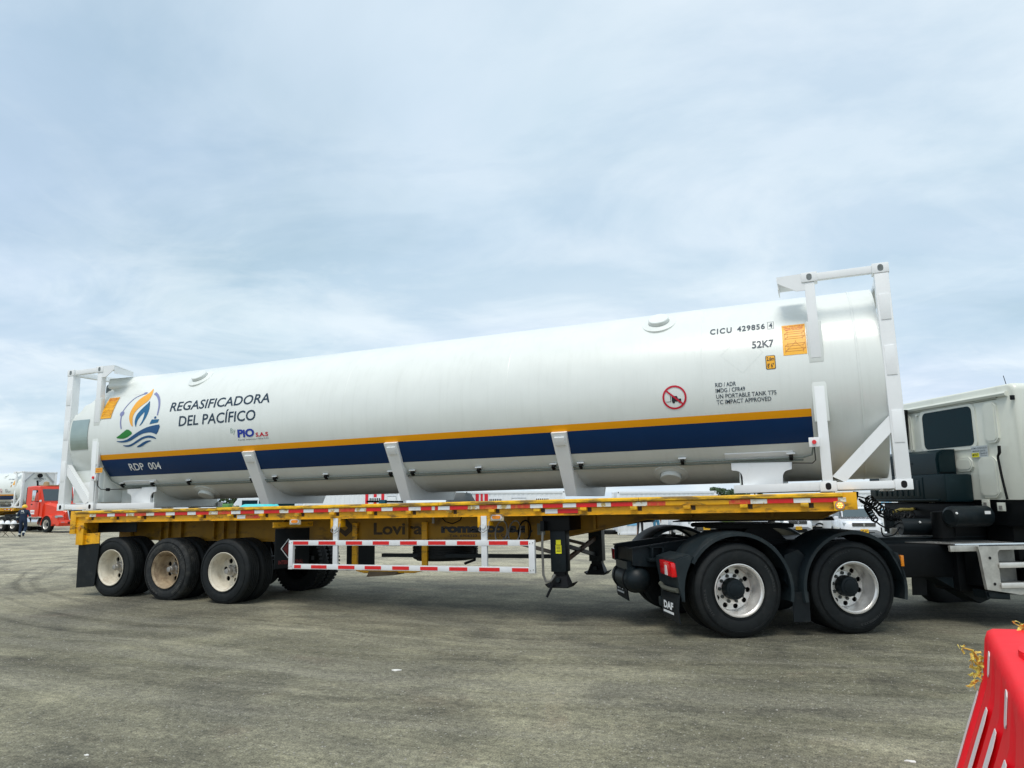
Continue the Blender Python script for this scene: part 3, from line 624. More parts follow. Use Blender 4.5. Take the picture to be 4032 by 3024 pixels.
    for e in (0, 1):
        U = lambda x: mir(x, e)
        for y in (0.0, 2.438):
            sg = 1 if y == 0 else -1; Y = lambda d: y+sg*d
            for z in (0.0, 2.473):
                cast(U(13.716), y, z, z > 1, e); cast(U(12.954), y, z, z > 1, e)
            # outer post with joint plates
            g = G(); a, b = sorted((U(13.556), U(13.706))); g.box(a, b, *sorted((Y(0.006), Y(0.156))), 0.118, 2.473, 0.008); po = g.obj('corner_post', FRAME, root)
            for z0, z1 in ((0.52, 0.88), (1.28, 1.62), (1.92, 2.22)):
                g = G(); g.box(a+0.022, b-0.022, *sorted((Y(-0.002), Y(0.012))), z0, z1, 0.004); g.obj('joint_plate', FRAME, po)
            # inner posts (upper and lower halves) with pads on the shell
            a, b = sorted((U(12.808), U(12.918)))
            g = G(); g.box(a, b, *sorted((Y(0.012), Y(0.11))), 1.555, 2.473, 0.006); p1 = g.obj('inner_post', FRAME, root)
            g = G(); g.box(a, b, *sorted((Y(0.012), Y(0.11))), 0.118, 1.215, 0.006); p2 = g.obj('inner_post', FRAME, root)
            a, b = sorted((U(12.780), U(12.948)))
            G().box(a, b, *sorted((Y(0.016), Y(0.09))), 1.495, 2.0, 0.02).obj('post_pad', TANK, p1)
            G().box(a, b, *sorted((Y(0.016), Y(0.09))), 0.80, 1.282, 0.02).obj('post_pad', TANK, p2)
            # diagonal brace
            yb = Y(0.075)
            g = G(); g.prism([(U(12.915), 0.17), (U(13.045), 0.10), (U(13.562), 0.640), (U(13.562), 0.835)], lambda p, q: (p, Y(0.03), q), lambda p, q: (p, Y(0.115), q)); g.obj('diagonal_brace', FRAME, root)
            # rails
            a, b = sorted((U(12.95), U(13.54))); G().box(a, b, *sorted((Y(0.03), Y(0.10))), 2.492, 2.578, 0.005).obj('top_rail', FRAME, root)
            a, b = sorted((U(12.955), U(13.54))); G().box(a, b, *sorted((Y(0.02), Y(0.12))), 0.018, 0.104, 0.005).obj('bottom_rail', FRAME, root)
            g = G(); g.bar((U(12.79), Y(0.10), 0.062), (U(11.80), Y(0.46), 0.058), 0.09, 0.098, bev=0.005); g.obj('bottom_rail', FRAME, root)
            # shoulder gusset beyond the top casting
            g = G(); g.prism([(U(12.79), 2.585), (U(12.50), 2.578), (U(12.505), 2.500), (U(12.71), 2.378), (U(12.81), 2.378), (U(12.81), 2.48), (U(12.79), 2.48)], lambda p, q: (p, Y(0.012), q), lambda p, q: (p, Y(0.026), q)); gs = g.obj('gusset_plate', FRAME, root)
            a, b = sorted((U(12.50), U(12.79))); G().hexa([(a, *sorted((Y(0.026),)), 2.560), (b, Y(0.026), 2.566), (b, Y(0.42), 2.50), (a, Y(0.42), 2.496), (a, Y(0.026), 2.572), (b, Y(0.026), 2.578), (b, Y(0.42), 2.512), (a, Y(0.42), 2.508)]).obj('gusset_top', FRAME, gs)
            a, b = sorted((U(12.505), U(12.515))); G().hexa([(a, Y(0.026), 2.43), (b, Y(0.026), 2.43), (b, Y(0.42), 2.43), (a, Y(0.42), 2.43), (a, Y(0.026), 2.572), (b, Y(0.026), 2.572), (b, Y(0.42), 2.508), (a, Y(0.42), 2.508)]).obj('gusset_end', FRAME, gs)
            # T support with radiused neck, and doubler pad on the shell
            xs = [(11.775, 0.385), (12.485, 0.370), (12.480, 0.285)]
            n_ = 6
            for i in range(n_+1):
                t = PI/2*i/n_; xs.append((12.445-0.075*math.sin(t)-0.0, 0.275-0.085*(1-math.cos(t))) if True else None)
            xs += [(12.362, 0.10), (11.900, 0.10)]
            for i in range(n_, -1, -1):
                t = PI/2*i/n_; xs.append((11.815+0.085*math.sin(t), 0.290-0.085*(1-math.cos(t))))
            xs += [(11.775, 0.295)]
            g = G(); g.prism([(U(p), q) for p, q in xs], lambda p, q: (p, Y(0.43), q), lambda p, q: (p, Y(0.452), q)); ts = g.obj('tee_support', FRAME, root)
            g = G(); a, b = sorted((U(11.90), U(12.36))); g.box(a, b, *sorted((Y(0.452), Y(1.2))), 0.10, 0.19); g.obj('support_web', FRAME, ts)
            if y == 0:
                arc2 = [(YC+R0*math.cos(math.radians(t)), ZC+R0*math.sin(math.radians(t))) for t in range(-52, -129, -4)]
                a, b = sorted((U(11.86), U(11.875))); G().px(arc2+[(0.47, 0.03), (1.968, 0.03)], a, b).obj('support_bulkhead', TANK, root)
                g = G()
                a, b = sorted((U(11.71), U(12.51)))
                for i in range(8):
                    for j in range(2):
                        aa, bb = -0.955-0.055*j, -0.955-0.055*(j+1)
                        u_a, u_b = a+(b-a)*i/8, a+(b-a)*(i+1)/8
                        g.face([wrapf(u_a, aa, 0.010), wrapf(u_a, bb, 0.010), wrapf(u_b, bb, 0.010), wrapf(u_b, aa, 0.010)])
                g.face([wrapf(a, -0.955, 0.010), wrapf(b, -0.955, 0.010), wrapf(b, -0.950, 0.0), wrapf(a, -0.950, 0.0)])
                g.obj('doubler_pad', FRAME, root, sm=60)
        # transverse end members
        a, b = sorted((U(13.60), U(13.70)))
        G().box(a, b, 0.162, 2.276, 2.485, 2.575, 0.005).obj('end_beam', FRAME, root)
        G().box(a, b, 0.162, 2.276, 0.02, 0.12, 0.005).obj('end_beam', FRAME, root)
        for y in ((0.16, 2.278) if e == 1 else ()):
            s2 = 1 if y < 1 else -1
            G().prism([(0.0, 2.48), (0.62, 2.48), (0.0, 1.86)], lambda p, q: (a+0.02, y+s2*p, q), lambda p, q: (a+0.034, y+s2*p, q)).obj('corner_gusset', FRAME, root)
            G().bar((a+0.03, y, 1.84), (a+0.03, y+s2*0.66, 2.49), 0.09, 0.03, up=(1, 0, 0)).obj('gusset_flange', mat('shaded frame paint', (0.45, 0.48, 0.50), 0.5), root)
        a, b = sorted((U(12.83), U(12.90)))
        G().box(a, b, 0.162, 2.276, 0.02, 0.12, 0.005).obj('cross_beam', FRAME, root)
        # emergency button box
        a, b = sorted((U(12.70), U(12.815)))
        g = G(); g.box(a, b, -0.045, 0.010, 0.510, 0.620, 0.006); bb = g.obj('button_box', WHL, root)
        cu = (a+b)/2 + (0.0 if e == 0 else 0.0); G().cyl((cu, -0.045, 0.565), (cu, -0.062, 0.565), 0.024, 20).obj('red_button', REDLENS, bb)
    # front end face print and vent
    place_text('CICU 429861 1', (13.66, YC-0.42, 2.02), (0, 1, 0), (0, 0, 1), 0, 0.84, 0, 0.12, INK, 'lettering', root, 0.015)
    place_text('52K7', (13.66, YC-0.13, 1.86), (0, 1, 0), (0, 0, 1), 0, 0.26, 0, 0.11, INK, 'lettering', root, 0.015)
    # orange warning label and hanging wire on the rear inner post; rear cabinet panel, hatch eye and lower skirt
    G().box(0.93, 1.10, 0.006, 0.012, 0.650, 0.735).obj('warning_label', PLAC, root)
    place_text('CUIDADO', (0.945, 0.004, 0.700), (1, 0, 0), (0, 0, 1), 0, 0.14, 0, 0.022, REDL, 'lettering', root)
    place_text('PELIGRO', (0.945, 0.004, 0.665), (1, 0, 0), (0, 0, 1), 0, 0.14, 0, 0.022, REDL, 'lettering', root)
    G().box(0.93, 0.945, 0.02, 0.06, 0.14, 1.2, 0.004).obj('skirt_edge', FRAME, root)
    g = G(); k = 10
    for i in range(k):
        t0, t1 = math.asin((1.63-ZC-0.54*i/k)/R0), math.asin((1.63-ZC-0.54*(i+1)/k)/R0); r = R0+0.006
        g.face([(0.205, YC-r*math.cos(t0), ZC+r*math.sin(t0)), (0.205, YC-r*math.cos(t1), ZC+r*math.sin(t1)), (0.655, YC-r*math.cos(t1), ZC+r*math.sin(t1)), (0.655, YC-r*math.cos(t0), ZC+r*math.sin(t0))])
    g.obj('steel_access_panel', BRUSH, root, sm=60)
    # cabinet around the rear head: the shell carried on with its top sloping away
    g = G(); rs = []; n = 96
    for u, wt in ((0.935, 2.57), (0.85, 2.44), (0.70, 2.27), (0.52, 2.09), (0.35, 1.93), (0.20, 1.74), (0.12, 1.60)):
        ring = []
        for i in range(n):
            t = 2*PI*i/n; y, z = YC-(R0-0.003)*math.cos(t), ZC+(R0-0.003)*math.sin(t)
            if z > wt: kx = math.sqrt(max(0, (R0-0.003)**2-(wt-ZC)**2)); y = YC+max(-kx, min(kx, (y-YC)*1.0)); z = wt+0.02*(z-wt)
            if z < 0.60: y = y; z = max(z, 0.60-0.45*max(0, (u-0.5)/0.435))
            ring.append((u, y, z))
        rs.append(ring)
    g.loft(rs); g.obj('rear_cabinet', TANK, root, sm=30)
    G().box(0.14, 0.93, 0.20, 2.24, 0.13, 0.78, 0.01).obj('lower_cabinet', TANK, root)
    G().box(0.30, 0.74, 0.194, 0.20, 0.17, 0.50, 0.004).obj('cabinet_door', FRAME, root)
    g = G(); g.prism([(0.935, 0.12), (0.955, 0.88), (1.02, 0.62), (1.22, 0.42), (1.50, 0.36), (1.50, 0.12)], lambda p, q: (p, 0.56, q), lambda p, q: (p, 0.575, q)); g.obj('skirt_panel', TANK, root)
    # curved lifting eye with a dark slot on the rear hood
    g = G(); pts = [(0.62, 2.02), (0.62, 2.24)]+[(0.67-0.05*math.cos(t), 2.25+0.06*math.sin(t)) for t in (0.4, 0.9, 1.5, 2.1, 2.7)]+[(0.74, 2.24), (0.74, 2.12)]
    g.prism(pts, lambda p, q: (p, 0.34, q), lambda p, q: (p, 0.36, q)); g.obj('hatch_slot', mat('dull dark steel', (0.09, 0.11, 0.11), 0.4, metal=0.5), root)
    # loose cable
    G().tube([(1.03, -0.02, 0.51), (1.03, -0.01, 0.42), (1.05, 0.04, 0.36), (1.12, 0.12, 0.35), (1.35, 0.33, 0.36), (1.6, 0.42, 0.37)], 0.007, 6).obj('cable', BLACK, root)
    G().cyl((1.15, 0.08, 0.35), (1.15, 0.13, 0.35), 0.028, 14).obj('cable_joint', BLACK, root)
    G().tube([(12.755, -0.02, 0.51), (12.755, -0.01, 0.36), (12.72, 0.05, 0.33), (12.5, 0.28, 0.35)], 0.006, 6).obj('cable', BLACK, root)
def wrapf_r(u, t, r): return (u, YC-r*math.cos(t), ZC+r*math.sin(t))

tank = empty('tank_container', m_=TW, label='long white tank container with ochre and navy stripes standing on the yellow flatbed trailer', category='tank container', group='white tank containers on flatbed trailers')
build_tank(tank)

# ------------------------------------------------------------------ wheels
def tyre_g(R, Wd, rim, y0, sgn=1, blocky=False, n=64):
    """tyre whose outer face lies at y0, body running to y0+sgn*Wd; axis y through origin"""
    s = sgn; g = G(); hw = Wd
    prof = [(0.030, rim), (0.012, rim+0.012), (0.004, rim+0.035), (-0.004, rim+0.075), (-0.006, (rim+R)/2), (0.004, R-0.055), (0.018, R-0.022), (0.034, R-0.006)]
    tread = []
    ng = 4; a = 0.045; span = hw-0.09
    tread.append((a, R))
    for k in range(ng):
        c = a+span*(k+1)/(ng+1); tread += [(c-0.008, R), (c-0.005, R-0.013), (c+0.005, R-0.013), (c+0.008, R)]
    tread.append((hw-0.045, R))
    back = [(hw-0.034, R-0.006), (hw-0.018, R-0.022), (hw-0.004, R-0.055), (hw+0.004, (rim+R)/2), (hw-0.004, rim+0.035), (hw-0.03, rim)]
    g.lathe([(y0+s*p, r) for p, r in prof+tread+back], (0, 0, 0), (0, 1, 0), n)
    # moulded rings and ribs on the sidewall
    for rr in (rim+0.03, (rim+R)/2+0.045, R-0.065):
        g.lathe([(y0+s*0.004, rr-0.004), (y0-s*0.0075, rr-0.0015), (y0-s*0.0075, rr+0.0015), (y0+s*0.004, rr+0.004)], (0, 0, 0), (0, 1, 0), n)
    if blocky:
        for i in range(46):
            t = 2*PI*i/46; c, q = math.cos(t), math.sin(t); tx = Vector((-q, 0, c)); rd = Vector((c, 0, q))
            for ya, yb in ((0.0, 0.09), (hw-0.09, hw)):
                p = rd*(R+0.004); w2 = 0.018
                g.hexa([p-tx*w2-rd*0.03+Vector((0, y0+s*ya, 0)), p+tx*w2-rd*0.03+Vector((0, y0+s*ya, 0)), p+tx*w2-rd*0.03+Vector((0, y0+s*yb, 0)), p-tx*w2-rd*0.03+Vector((0, y0+s*yb, 0)),
                        p-tx*w2+Vector((0, y0+s*ya, 0)), p+tx*w2+Vector((0, y0+s*ya, 0)), p+tx*w2+Vector((0, y0+s*yb, 0)), p-tx*w2+Vector((0, y0+s*yb, 0))])
    return g
def disc_g(ro, ri, y0, y1, holes, n=48, rot=0.0):
    """flat wheel disc with real holes; holes: list of (x, z, r)"""
    bm = bmesh.new(); es = []
    def loop(cx, cz, r, m_):
        vs = [bm.verts.new((cx+r*math.cos(2*PI*i/m_), y0, cz+r*math.sin(2*PI*i/m_))) for i in range(m_)]
        es.extend(bm.edges.new((vs[i], vs[(i+1) % m_])) for i in range(m_))
    loop(0, 0, ro, n); loop(0, 0, ri, 24)
    for x, z, r in holes: loop(x, z, r, 14)
    r_ = bmesh.ops.triangle_fill(bm, use_beauty=True, use_dissolve=False, edges=es, normal=(0, -1, 0))
    fs = [f for f in r_['geom'] if isinstance(f, bmesh.types.BMFace)]
    e2 = bmesh.ops.extrude_face_region(bm, geom=fs)
    bmesh.ops.translate(bm, vec=(0, y1-y0, 0), verts=[v for v in e2['geom'] if isinstance(v, bmesh.types.BMVert)])
    g = G(); g.bm.free(); g.bm = bm; return g
ring_pts = lambda k, r, a0=0.0: [(r*math.cos(a0+2*PI*i/k), r*math.sin(a0+2*PI*i/k)) for i in range(k)]
WM = {}
def mesh_of(key, fn):
    if key not in WM: WM[key] = fn()
    return WM[key]
def wheel(parent, pos, kind, s=1, R=0.52, steer=0.0, label=None, dual=True, far=False):
    """kind: 'cream','tan','alu','dark'. s=+1: outer face looks to -y, s=-1 mirrored"""
    w_ = empty('wheel', parent); w_.location = pos; w_.rotation_euler = (0, steer, PI if s < 0 else 0)
    if label: w_['label'] = label
    rub = RUBO if kind == 'tan' else RUB
    def add(name, key, fn, m_, sm=35):
        if key in WM: return link(name, WM[key], w_)
        o = fn().obj(name, m_, w_, sm=sm); WM[key] = o.data; return o
    bl = kind == 'block'
    add('tyre', ('ty', R, bl, kind == 'tan'), lambda: tyre_g(R, 0.285, 0.292, 0.0, 1, bl), rub)
    if dual: add('inner_tyre', ('ty2', R, bl), lambda: tyre_g(R, 0.285, 0.292, 0.325, 1, bl), RUB)
    if kind == 'alu':
        def rim():
            g = G(); g.lathe([(0.028, 0.292), (0.006, 0.303), (-0.004, 0.303), (-0.006, 0.294), (0.012, 0.286), (0.022, 0.274), (0.060, 0.268), (0.130, 0.262), (0.215, 0.256), (0.240, 0.240)], (0, 0, 0), (0, 1, 0), 64)
            d = disc_g(0.245, 0.10, 0.225, 0.245, [(x, z, 0.031) for x, z in ring_pts(10, 0.208, 0.2)]+[(x, z, 0.006) for x, z in ring_pts(10, 0.15, 0.0)][:0])
            me = bpy.data.meshes.new('x'); d.bm.to_mesh(me); d.bm.free(); g.bm.from_mesh(me); bpy.data.meshes.remove(me)
            g.lathe([(0.226, 0.182), (0.218, 0.180), (0.214, 0.172), (0.214, 0.10)], (0, 0, 0), (0, 1, 0), 48)
            return g
        add('rim', 'rimA', rim, ALU)
        add('hub', 'hubA', lambda: G().lathe([(0.24, 0.126), (0.12, 0.122), (0.095, 0.112), (0.090, 0.085), (0.082, 0.080), (0.076, 0.05), (0.074, 0.0)], (0, 0, 0), (0, 1, 0), 36), CHAS)
        for i, (x, z) in enumerate(ring_pts(10, 0.152, 0.31)):
            if 'nut' in WM: o = link('wheel_nut', WM['nut'], w_)
            else: o = G().lathe([(0.0, 0.021), (-0.022, 0.020), (-0.028, 0.015), (-0.028, 0.0)], (0, 0, 0), (0, 1, 0), 12).obj('wheel_nut', mat('dull nut cap', (0.05, 0.055, 0.05), 0.5), w_); WM['nut'] = o.data
            o.location = (x, 0.218, z)
    elif kind == 'block':
        add('rim', 'rimB', lambda: G().lathe([(0.03, 0.292), (0.0, 0.300), (0.02, 0.28), (0.13, 0.26), (0.16, 0.10), (0.16, 0.0)], (0, 0, 0), (0, 1, 0), 32), BLACK)
    else:
        def rim():
            g = G(); g.lathe([(0.030, 0.292), (0.006, 0.304), (-0.004, 0.304), (-0.006, 0.296), (0.012, 0.288), (0.020, 0.276), (0.055, 0.268), (0.075, 0.254), (0.150, 0.250), (0.215, 0.240), (0.232, 0.225)], (0, 0, 0), (0, 1, 0), 64)
            d = disc_g(0.232, 0.070, 0.222, 0.238, [(x, z, 0.040) for x, z in ring_pts(6, 0.160, 0.5)])
            me = bpy.data.meshes.new('x'); d.bm.to_mesh(me); d.bm.free(); g.bm.from_mesh(me); bpy.data.meshes.remove(me)
            return g
        add('rim', 'rim'+kind, rim, CREAM if kind == 'cream' else TANRIM)
        def hub():
            g = G(); g.lathe([(0.24, 0.082), (0.18, 0.078), (0.160, 0.060), (0.100, 0.052), (0.088, 0.044), (0.065, 0.040), (0.060, 0.0)], (0, 0, 0), (0, 1, 0), 10)
            for x, z in ring_pts(5, 0.088, 0.1): g.box(x-0.016, x+0.016, 0.18, 0.228, z-0.016, z+0.016, 0.004)
            return g
        add('hub', 'hubC', hub, HUBG, 20)
    # dark back so that holes look into depth
    add('brake_drum', 'drum', lambda: G().lathe([(0.34, 0.21), (0.290, 0.235), (0.285, 0.0)], (0, 0, 0), (0, 1, 0), 24), HOLE)
    return w_

# ------------------------------------------------------------------ flatbed trailer (same local frame as the tank)
def build_trailer(root):
    Z = -0.012
    # deck sheet and planks of the deck edge
    for i in range(7):
        a = 0.72+i*1.76; b = min(a+1.752, 13.02)
        G().box(a, b, -0.02, 2.46, Z-0.055, Z-0.014, 0.003).obj('deck_plate', DECK, root)
    # side rails: rounded upper lip, tape band, lower channel
    for y in (0, 1):
        f = (lambda v: v) if y == 0 else (lambda v: 2.438-v)
        ua = 0.63
        for (n_, a, b) in ((0, ua, 3.9), (1, 3.905, 5.2), (2, 5.205, 7.9), (3, 7.905, 10.7), (4, 10.705, 13.0)):
            sec = [(-0.055, Z), (-0.10, Z-0.004), (-0.108, Z-0.014), (-0.108, Z-0.040), (-0.098, Z-0.050), (-0.055, Z-0.055)]
            G().loft([[(a, f(p), q) for p, q in sec], [(b, f(p), q) for p, q in sec]]).obj('rail_lip', YELT, root)
        G().box(ua, 13.0, *sorted((f(-0.085), f(-0.03))), Z-0.108, Z-0.055, 0.003).obj('side_rail', YEL, root)
        G().box(ua, 13.0, *sorted((f(-0.055), f(0.02))), Z-0.198, Z-0.108, 0.003).obj('lower_rail', YEL, root)
        G().box(ua, 13.0, *sorted((f(-0.062), f(0.05))), Z-0.206, Z-0.196).obj('rail_flange', YEL, root)
        for u in [0.958, 1.576, 2.219, 2.865, 3.539, 4.169, 4.804, 5.49, 6.123, 6.782, 7.423, 8.067, 8.706, 9.353, 9.985, 10.631, 11.282, 11.937, 12.597]:
            G().box(u-0.043, u+0.043, *sorted((f(-0.115), f(-0.03))), Z-0.150, Z-0.110, 0.006).obj('stake_pocket', YELT if int(u*7) % 3 else YEL, root)
            if y == 0: G().box(u+0.045, u+0.095, -0.058, -0.05, Z-0.165, Z-0.112).obj('rust_smear', mat('rust', (0.05, 0.028, 0.012), 0.8, var=0.4, vscale=20), root)
    rnd = random.Random(3)
    segs = [1.152, 1.419, 1.607, 1.874, 2.071, 2.342, 2.528, 2.786, 2.989, 3.262, 3.448, 3.718, 3.914, 4.181, 4.377, 4.651, 4.841, 5.135, 5.314, 5.59, 5.782, 6.044, 6.239, 6.511, 6.712, 6.966, 7.157, 7.415, 7.616, 7.785, 7.841, 7.885, 8.071, 8.343, 8.523, 8.778, 8.981, 9.252, 9.433, 9.705, 9.89, 10.159, 10.347, 10.618, 10.805, 11.026, 11.773, 12.013, 12.201, 12.481, 12.666, 12.945]
    reds = list(zip(segs[0::2], segs[1::2])); worn = {2, 6, 11, 17, 18, 22, 23}
    def tape(a, b, m_, z0=Z-0.106, z1=Z-0.057, y=-0.087, par=root):
        G().box(a, b, y-0.002, y+0.004, z0, z1).obj('reflective_tape', m_, par, sm=0)
    prev = 0.985
    for i, (a, b) in enumerate(reds):
        if a-prev > 0.03 and a-prev < 0.35: tape(prev+0.004, a-0.004, TAPEW if (i in worn or i % 3 == 0) else WHT)
        tape(a, b, TAPER if i in worn else REDT); prev = b
    tape(12.95, 13.03, TAPEW)
    for a, b, m_ in ((4.284, 4.447, WHT), (4.468, 4.74, TAPER), (9.452, 9.622, WHT), (9.627, 9.898, REDT)): tape(a, b, m_, Z-0.180, Z-0.125, -0.0575)
    # rear crossmember and corner post; front end plate
    G().box(0.50, 0.64, -0.085, 2.52, -0.41, Z-0.002, 0.006).obj('rear_bumper_beam', YEL, root)
    G().box(0.64, 0.82, -0.06, 0.01, -0.60, Z-0.206, 0.004).obj('corner_bracket', YEL, root)
    G().cyl((0.73, -0.061, -0.315), (0.73, -0.082, -0.315), 0.032, 18).obj('side_marker', mat('dirty amber lens', (0.55, 0.24, 0.02), 0.5), root)
    g = G(); g.py([(0.60, -0.41), (1.16, -0.395), (1.16, -0.575), (0.62, -0.605)], -0.005, 0.012); g.obj('flap_bracket', YEL, root)
    G().box(13.0, 13.14, -0.085, 2.52, -0.205, Z, 0.005).obj('front_beam', YEL, root)
    G().box(12.90, 13.0, -0.105, -0.07, -0.215, -0.110, 0.004).obj('lamp_housing', YELT, root)
    g = G(); g.cyl((12.962, -0.104, -0.155), (12.962, -0.114, -0.155), 0.05, 24); lh = g.obj('front_marker', mat('lamp surround', (0.30, 0.26, 0.20), 0.6), root)
    G().lathe([(0, 0.036), (0.006, 0.034), (0.012, 0.024), (0.014, 0)], (12.962, -0.113, -0.155), (0, -1, 0), 24).obj('lens', LIT, lh)
    for i in range(7):
        x, z = (0.022*math.cos(i*PI/3), 0.022*math.sin(i*PI/3)) if i < 6 else (0, 0)
        G().cyl((12.962+x, -0.122, -0.155+z), (12.962+x, -0.128, -0.155+z), 0.006, 8).obj('led', mat('led', (1, 0.75, 0.2), 0.3, emit=((1, 0.75, 0.25), 1.5)), lh)
    # main beams with gooseneck, flanges and stiffeners
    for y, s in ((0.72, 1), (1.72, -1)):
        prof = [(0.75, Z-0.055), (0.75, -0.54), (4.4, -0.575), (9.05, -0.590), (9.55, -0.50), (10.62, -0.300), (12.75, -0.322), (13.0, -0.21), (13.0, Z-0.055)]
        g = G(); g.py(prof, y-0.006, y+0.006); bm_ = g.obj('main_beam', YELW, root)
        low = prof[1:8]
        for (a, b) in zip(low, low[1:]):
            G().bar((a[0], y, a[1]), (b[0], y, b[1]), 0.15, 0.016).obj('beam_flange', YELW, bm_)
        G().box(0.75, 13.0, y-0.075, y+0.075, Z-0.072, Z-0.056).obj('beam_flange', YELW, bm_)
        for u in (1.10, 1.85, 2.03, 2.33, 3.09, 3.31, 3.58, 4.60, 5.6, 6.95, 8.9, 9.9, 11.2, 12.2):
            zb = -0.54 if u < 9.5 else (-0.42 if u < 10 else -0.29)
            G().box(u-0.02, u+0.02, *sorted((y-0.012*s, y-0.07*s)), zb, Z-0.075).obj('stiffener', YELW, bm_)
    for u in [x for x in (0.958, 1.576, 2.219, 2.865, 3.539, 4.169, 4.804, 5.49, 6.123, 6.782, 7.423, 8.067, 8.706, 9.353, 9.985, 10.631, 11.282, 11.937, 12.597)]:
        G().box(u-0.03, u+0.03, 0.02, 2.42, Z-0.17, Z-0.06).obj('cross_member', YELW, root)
    G().box(0.66, 1.62, 0.35, 0.36, -0.40, -0.20).obj('dark_panel', CHAS, root)
    # ghost letters and print on the near beam
    yb = 0.712
    g = G(); cx, cz, s_ = 5.80, -0.37, 0.145
    g.prism([(cx-0.125, cz+0.13), (cx-0.02, cz+0.155), (cx+0.13, cz+0.02), (cx+0.13, cz-0.04), (cx-0.01, cz-0.145), (cx-0.125, cz-0.07), (cx-0.125, cz-0.0), (cx-0.03, cz-0.05), (cx+0.03, cz-0.01), (cx-0.03, cz+0.05), (cx-0.06, cz+0.02), (cx-0.125, cz+0.02)], lambda p, q: (p, yb, q), lambda p, q: (p, yb-0.002, q)); g.obj('faded_emblem', mat('faded print', (0.050, 0.030, 0.008), 0.6, var=0.4, vscale=20), root)
    place_text('Lovira', (6.31, yb, -0.487), (1, 0, 0), (0, 0, 1), 0, 0.87, 0, 0.185, MATS['faded print'], 'faded_lettering', root, 0.03)
    place_text('romarco s.a.', (7.50, yb, -0.466), (1, 0, 0), (0, 0, 1), 0, 1.47, 0, 0.100, BLK, 'lettering', root, 0.065)
    place_text('Tels. 6906222 - 6905121 Cali', (7.64, yb, -0.525), (1, 0, 0), (0, 0, 1), 0, 0.96, 0, 0.038, BLK, 'lettering', root, 0.02)
    G().box(9.04, 9.16, yb-0.004, yb, -0.50, -0.34).obj('grey_plate', mat('dull grey plate', (0.22, 0.24, 0.20), 0.5, var=0.3), root)
    for u in (8.60, 8.80, 8.95):   # stored strap hoops
        pts = [(u+0.10*math.cos(t)*0.9, 0.45+0.05*math.sin(t), -0.44+0.15*math.sin(t)) for t in [PI*2*i/20 for i in range(21)]]
        G().tube(pts, 0.012, 6, False).obj('strap_hoop', HUBG if u < 8.9 else BLACK, root)
    # axles, wheels
    kinds = ['cream', 'tan', 'cream']; labs = ['cream rim with clean black tyre', 'rusty tan rim with scuffed dusty tyre', 'cream rim with clean black tyre']
    for i, (u, zc_) in enumerate(((1.425, -0.985), (2.70, -1.005), (3.945, -1.02))):
        wheel(root, (u, 0.04, zc_), kinds[i], 1, 0.51 if i != 1 else 0.512, steer=i*0.7+0.3, label=labs[i])
        wheel(root, (u, 2.40, zc_), 'block' if i == 2 else 'cream', -1, 0.51)
        G().cyl((u, 0.3, zc_), (u, 2.1, zc_), 0.065, 14).obj('axle', BLACK, root)
        for y in (0.82, 1.62):
            G().bar((u-0.5, y, zc_+0.10), (u+0.5, y, zc_+0.10), 0.08, 0.07).obj('leaf_spring', BLACK, root)
            G().box(u-0.62, u-0.50, y-0.07, y+0.07, zc_+0.05, -0.575).obj('spring_hanger', BLACK, root)
        G().box(u-0.04, u+0.04, 0.6, 1.84, zc_+0.02, zc_+0.16).obj('brake_chamber', BLACK, root)
    # mudflaps
    g = G(); g.hexa([(0.66, 0.0, -1.335), (1.10, 0.0, -1.30), (1.10, 0.014, -1.30), (0.66, 0.014, -1.335), (0.645, 0.0, -0.60), (1.17, 0.0, -0.575), (1.17, 0.014, -0.575), (0.645, 0.014, -0.60)]); g.obj('mud_flap', FLAP, root)
    def flap(x, y0, y1, zt, zb):
        g = G(); n_ = 8; A = []
        for i in range(n_+1):
            z = zt+(zb-zt)*i/n_; A.append([(x-0.02*i/n_, y0, z), (x-0.02*i/n_, y1, z)])
        for a, b in zip(A, A[1:]):
            g.hexa([(b[0][0]-0.006, y0, b[0][2]), (b[0][0]+0.006, y0, b[0][2]), (b[1][0]+0.006, y1, b[1][2]), (b[1][0]-0.006, y1, b[1][2]), (a[0][0]-0.006, y0, a[0][2]), (a[0][0]+0.006, y0, a[0][2]), (a[1][0]+0.006, y1, a[1][2]), (a[1][0]-0.006, y1, a[1][2])])
        return g
    # near flap ahead of the first axle faces forward/side: board turned towards the viewer
    def board(name, p0, p1, zt, zb, m_, par):
        return G().bar((*p0, (zt+zb)/2), (*p1, (zt+zb)/2), 0.014, zt-zb).obj(name, m_, par)
    fb = board('mud_flap', (4.98, 0.02), (5.20, 0.56), -0.36, -0.96, FLAP, root)
    dx, dy = 0.22, 0.54; L_ = math.hypot(dx, dy); ex = Vector((dx/L_, dy/L_, 0)); nn = Vector((dy/L_, -dx/L_, 0))
    o_ = Vector((4.98, 0.02, 0))+nn*0.010
    def onb(a, z): return o_+ex*a+Vector((0, 0, z))
    for a, b in (((0.10, -0.665), (0.22, -0.52)), ((0.22, -0.52), (0.34, -0.665)), ((0.34, -0.665), (0.22, -0.81)), ((0.22, -0.81), (0.10, -0.665))):
        G().bar(onb(*a), onb(*b), 0.012, 0.004, up=nn).obj('flap_emblem', WHT, fb)
    g = G(); g.face([onb(0.13, -0.665), onb(0.22, -0.77), onb(0.31, -0.665), onb(0.22, -0.56)]); g.obj('flap_emblem', mat('faded red', (0.16, 0.02, 0.02), 0.6), fb, sm=0)
    place_text('INTERNATIONAL', onb(0.06, -0.90), ex, (0, 0, 1), 0, 0.42, 0, 0.06, MATS['faded red'], 'lettering', fb, 0.03)
    G().bar((4.95, 0.0, -0.30), (5.22, 0.60, -0.30), 0.05, 0.08).obj('flap_bracket', YEL, root)
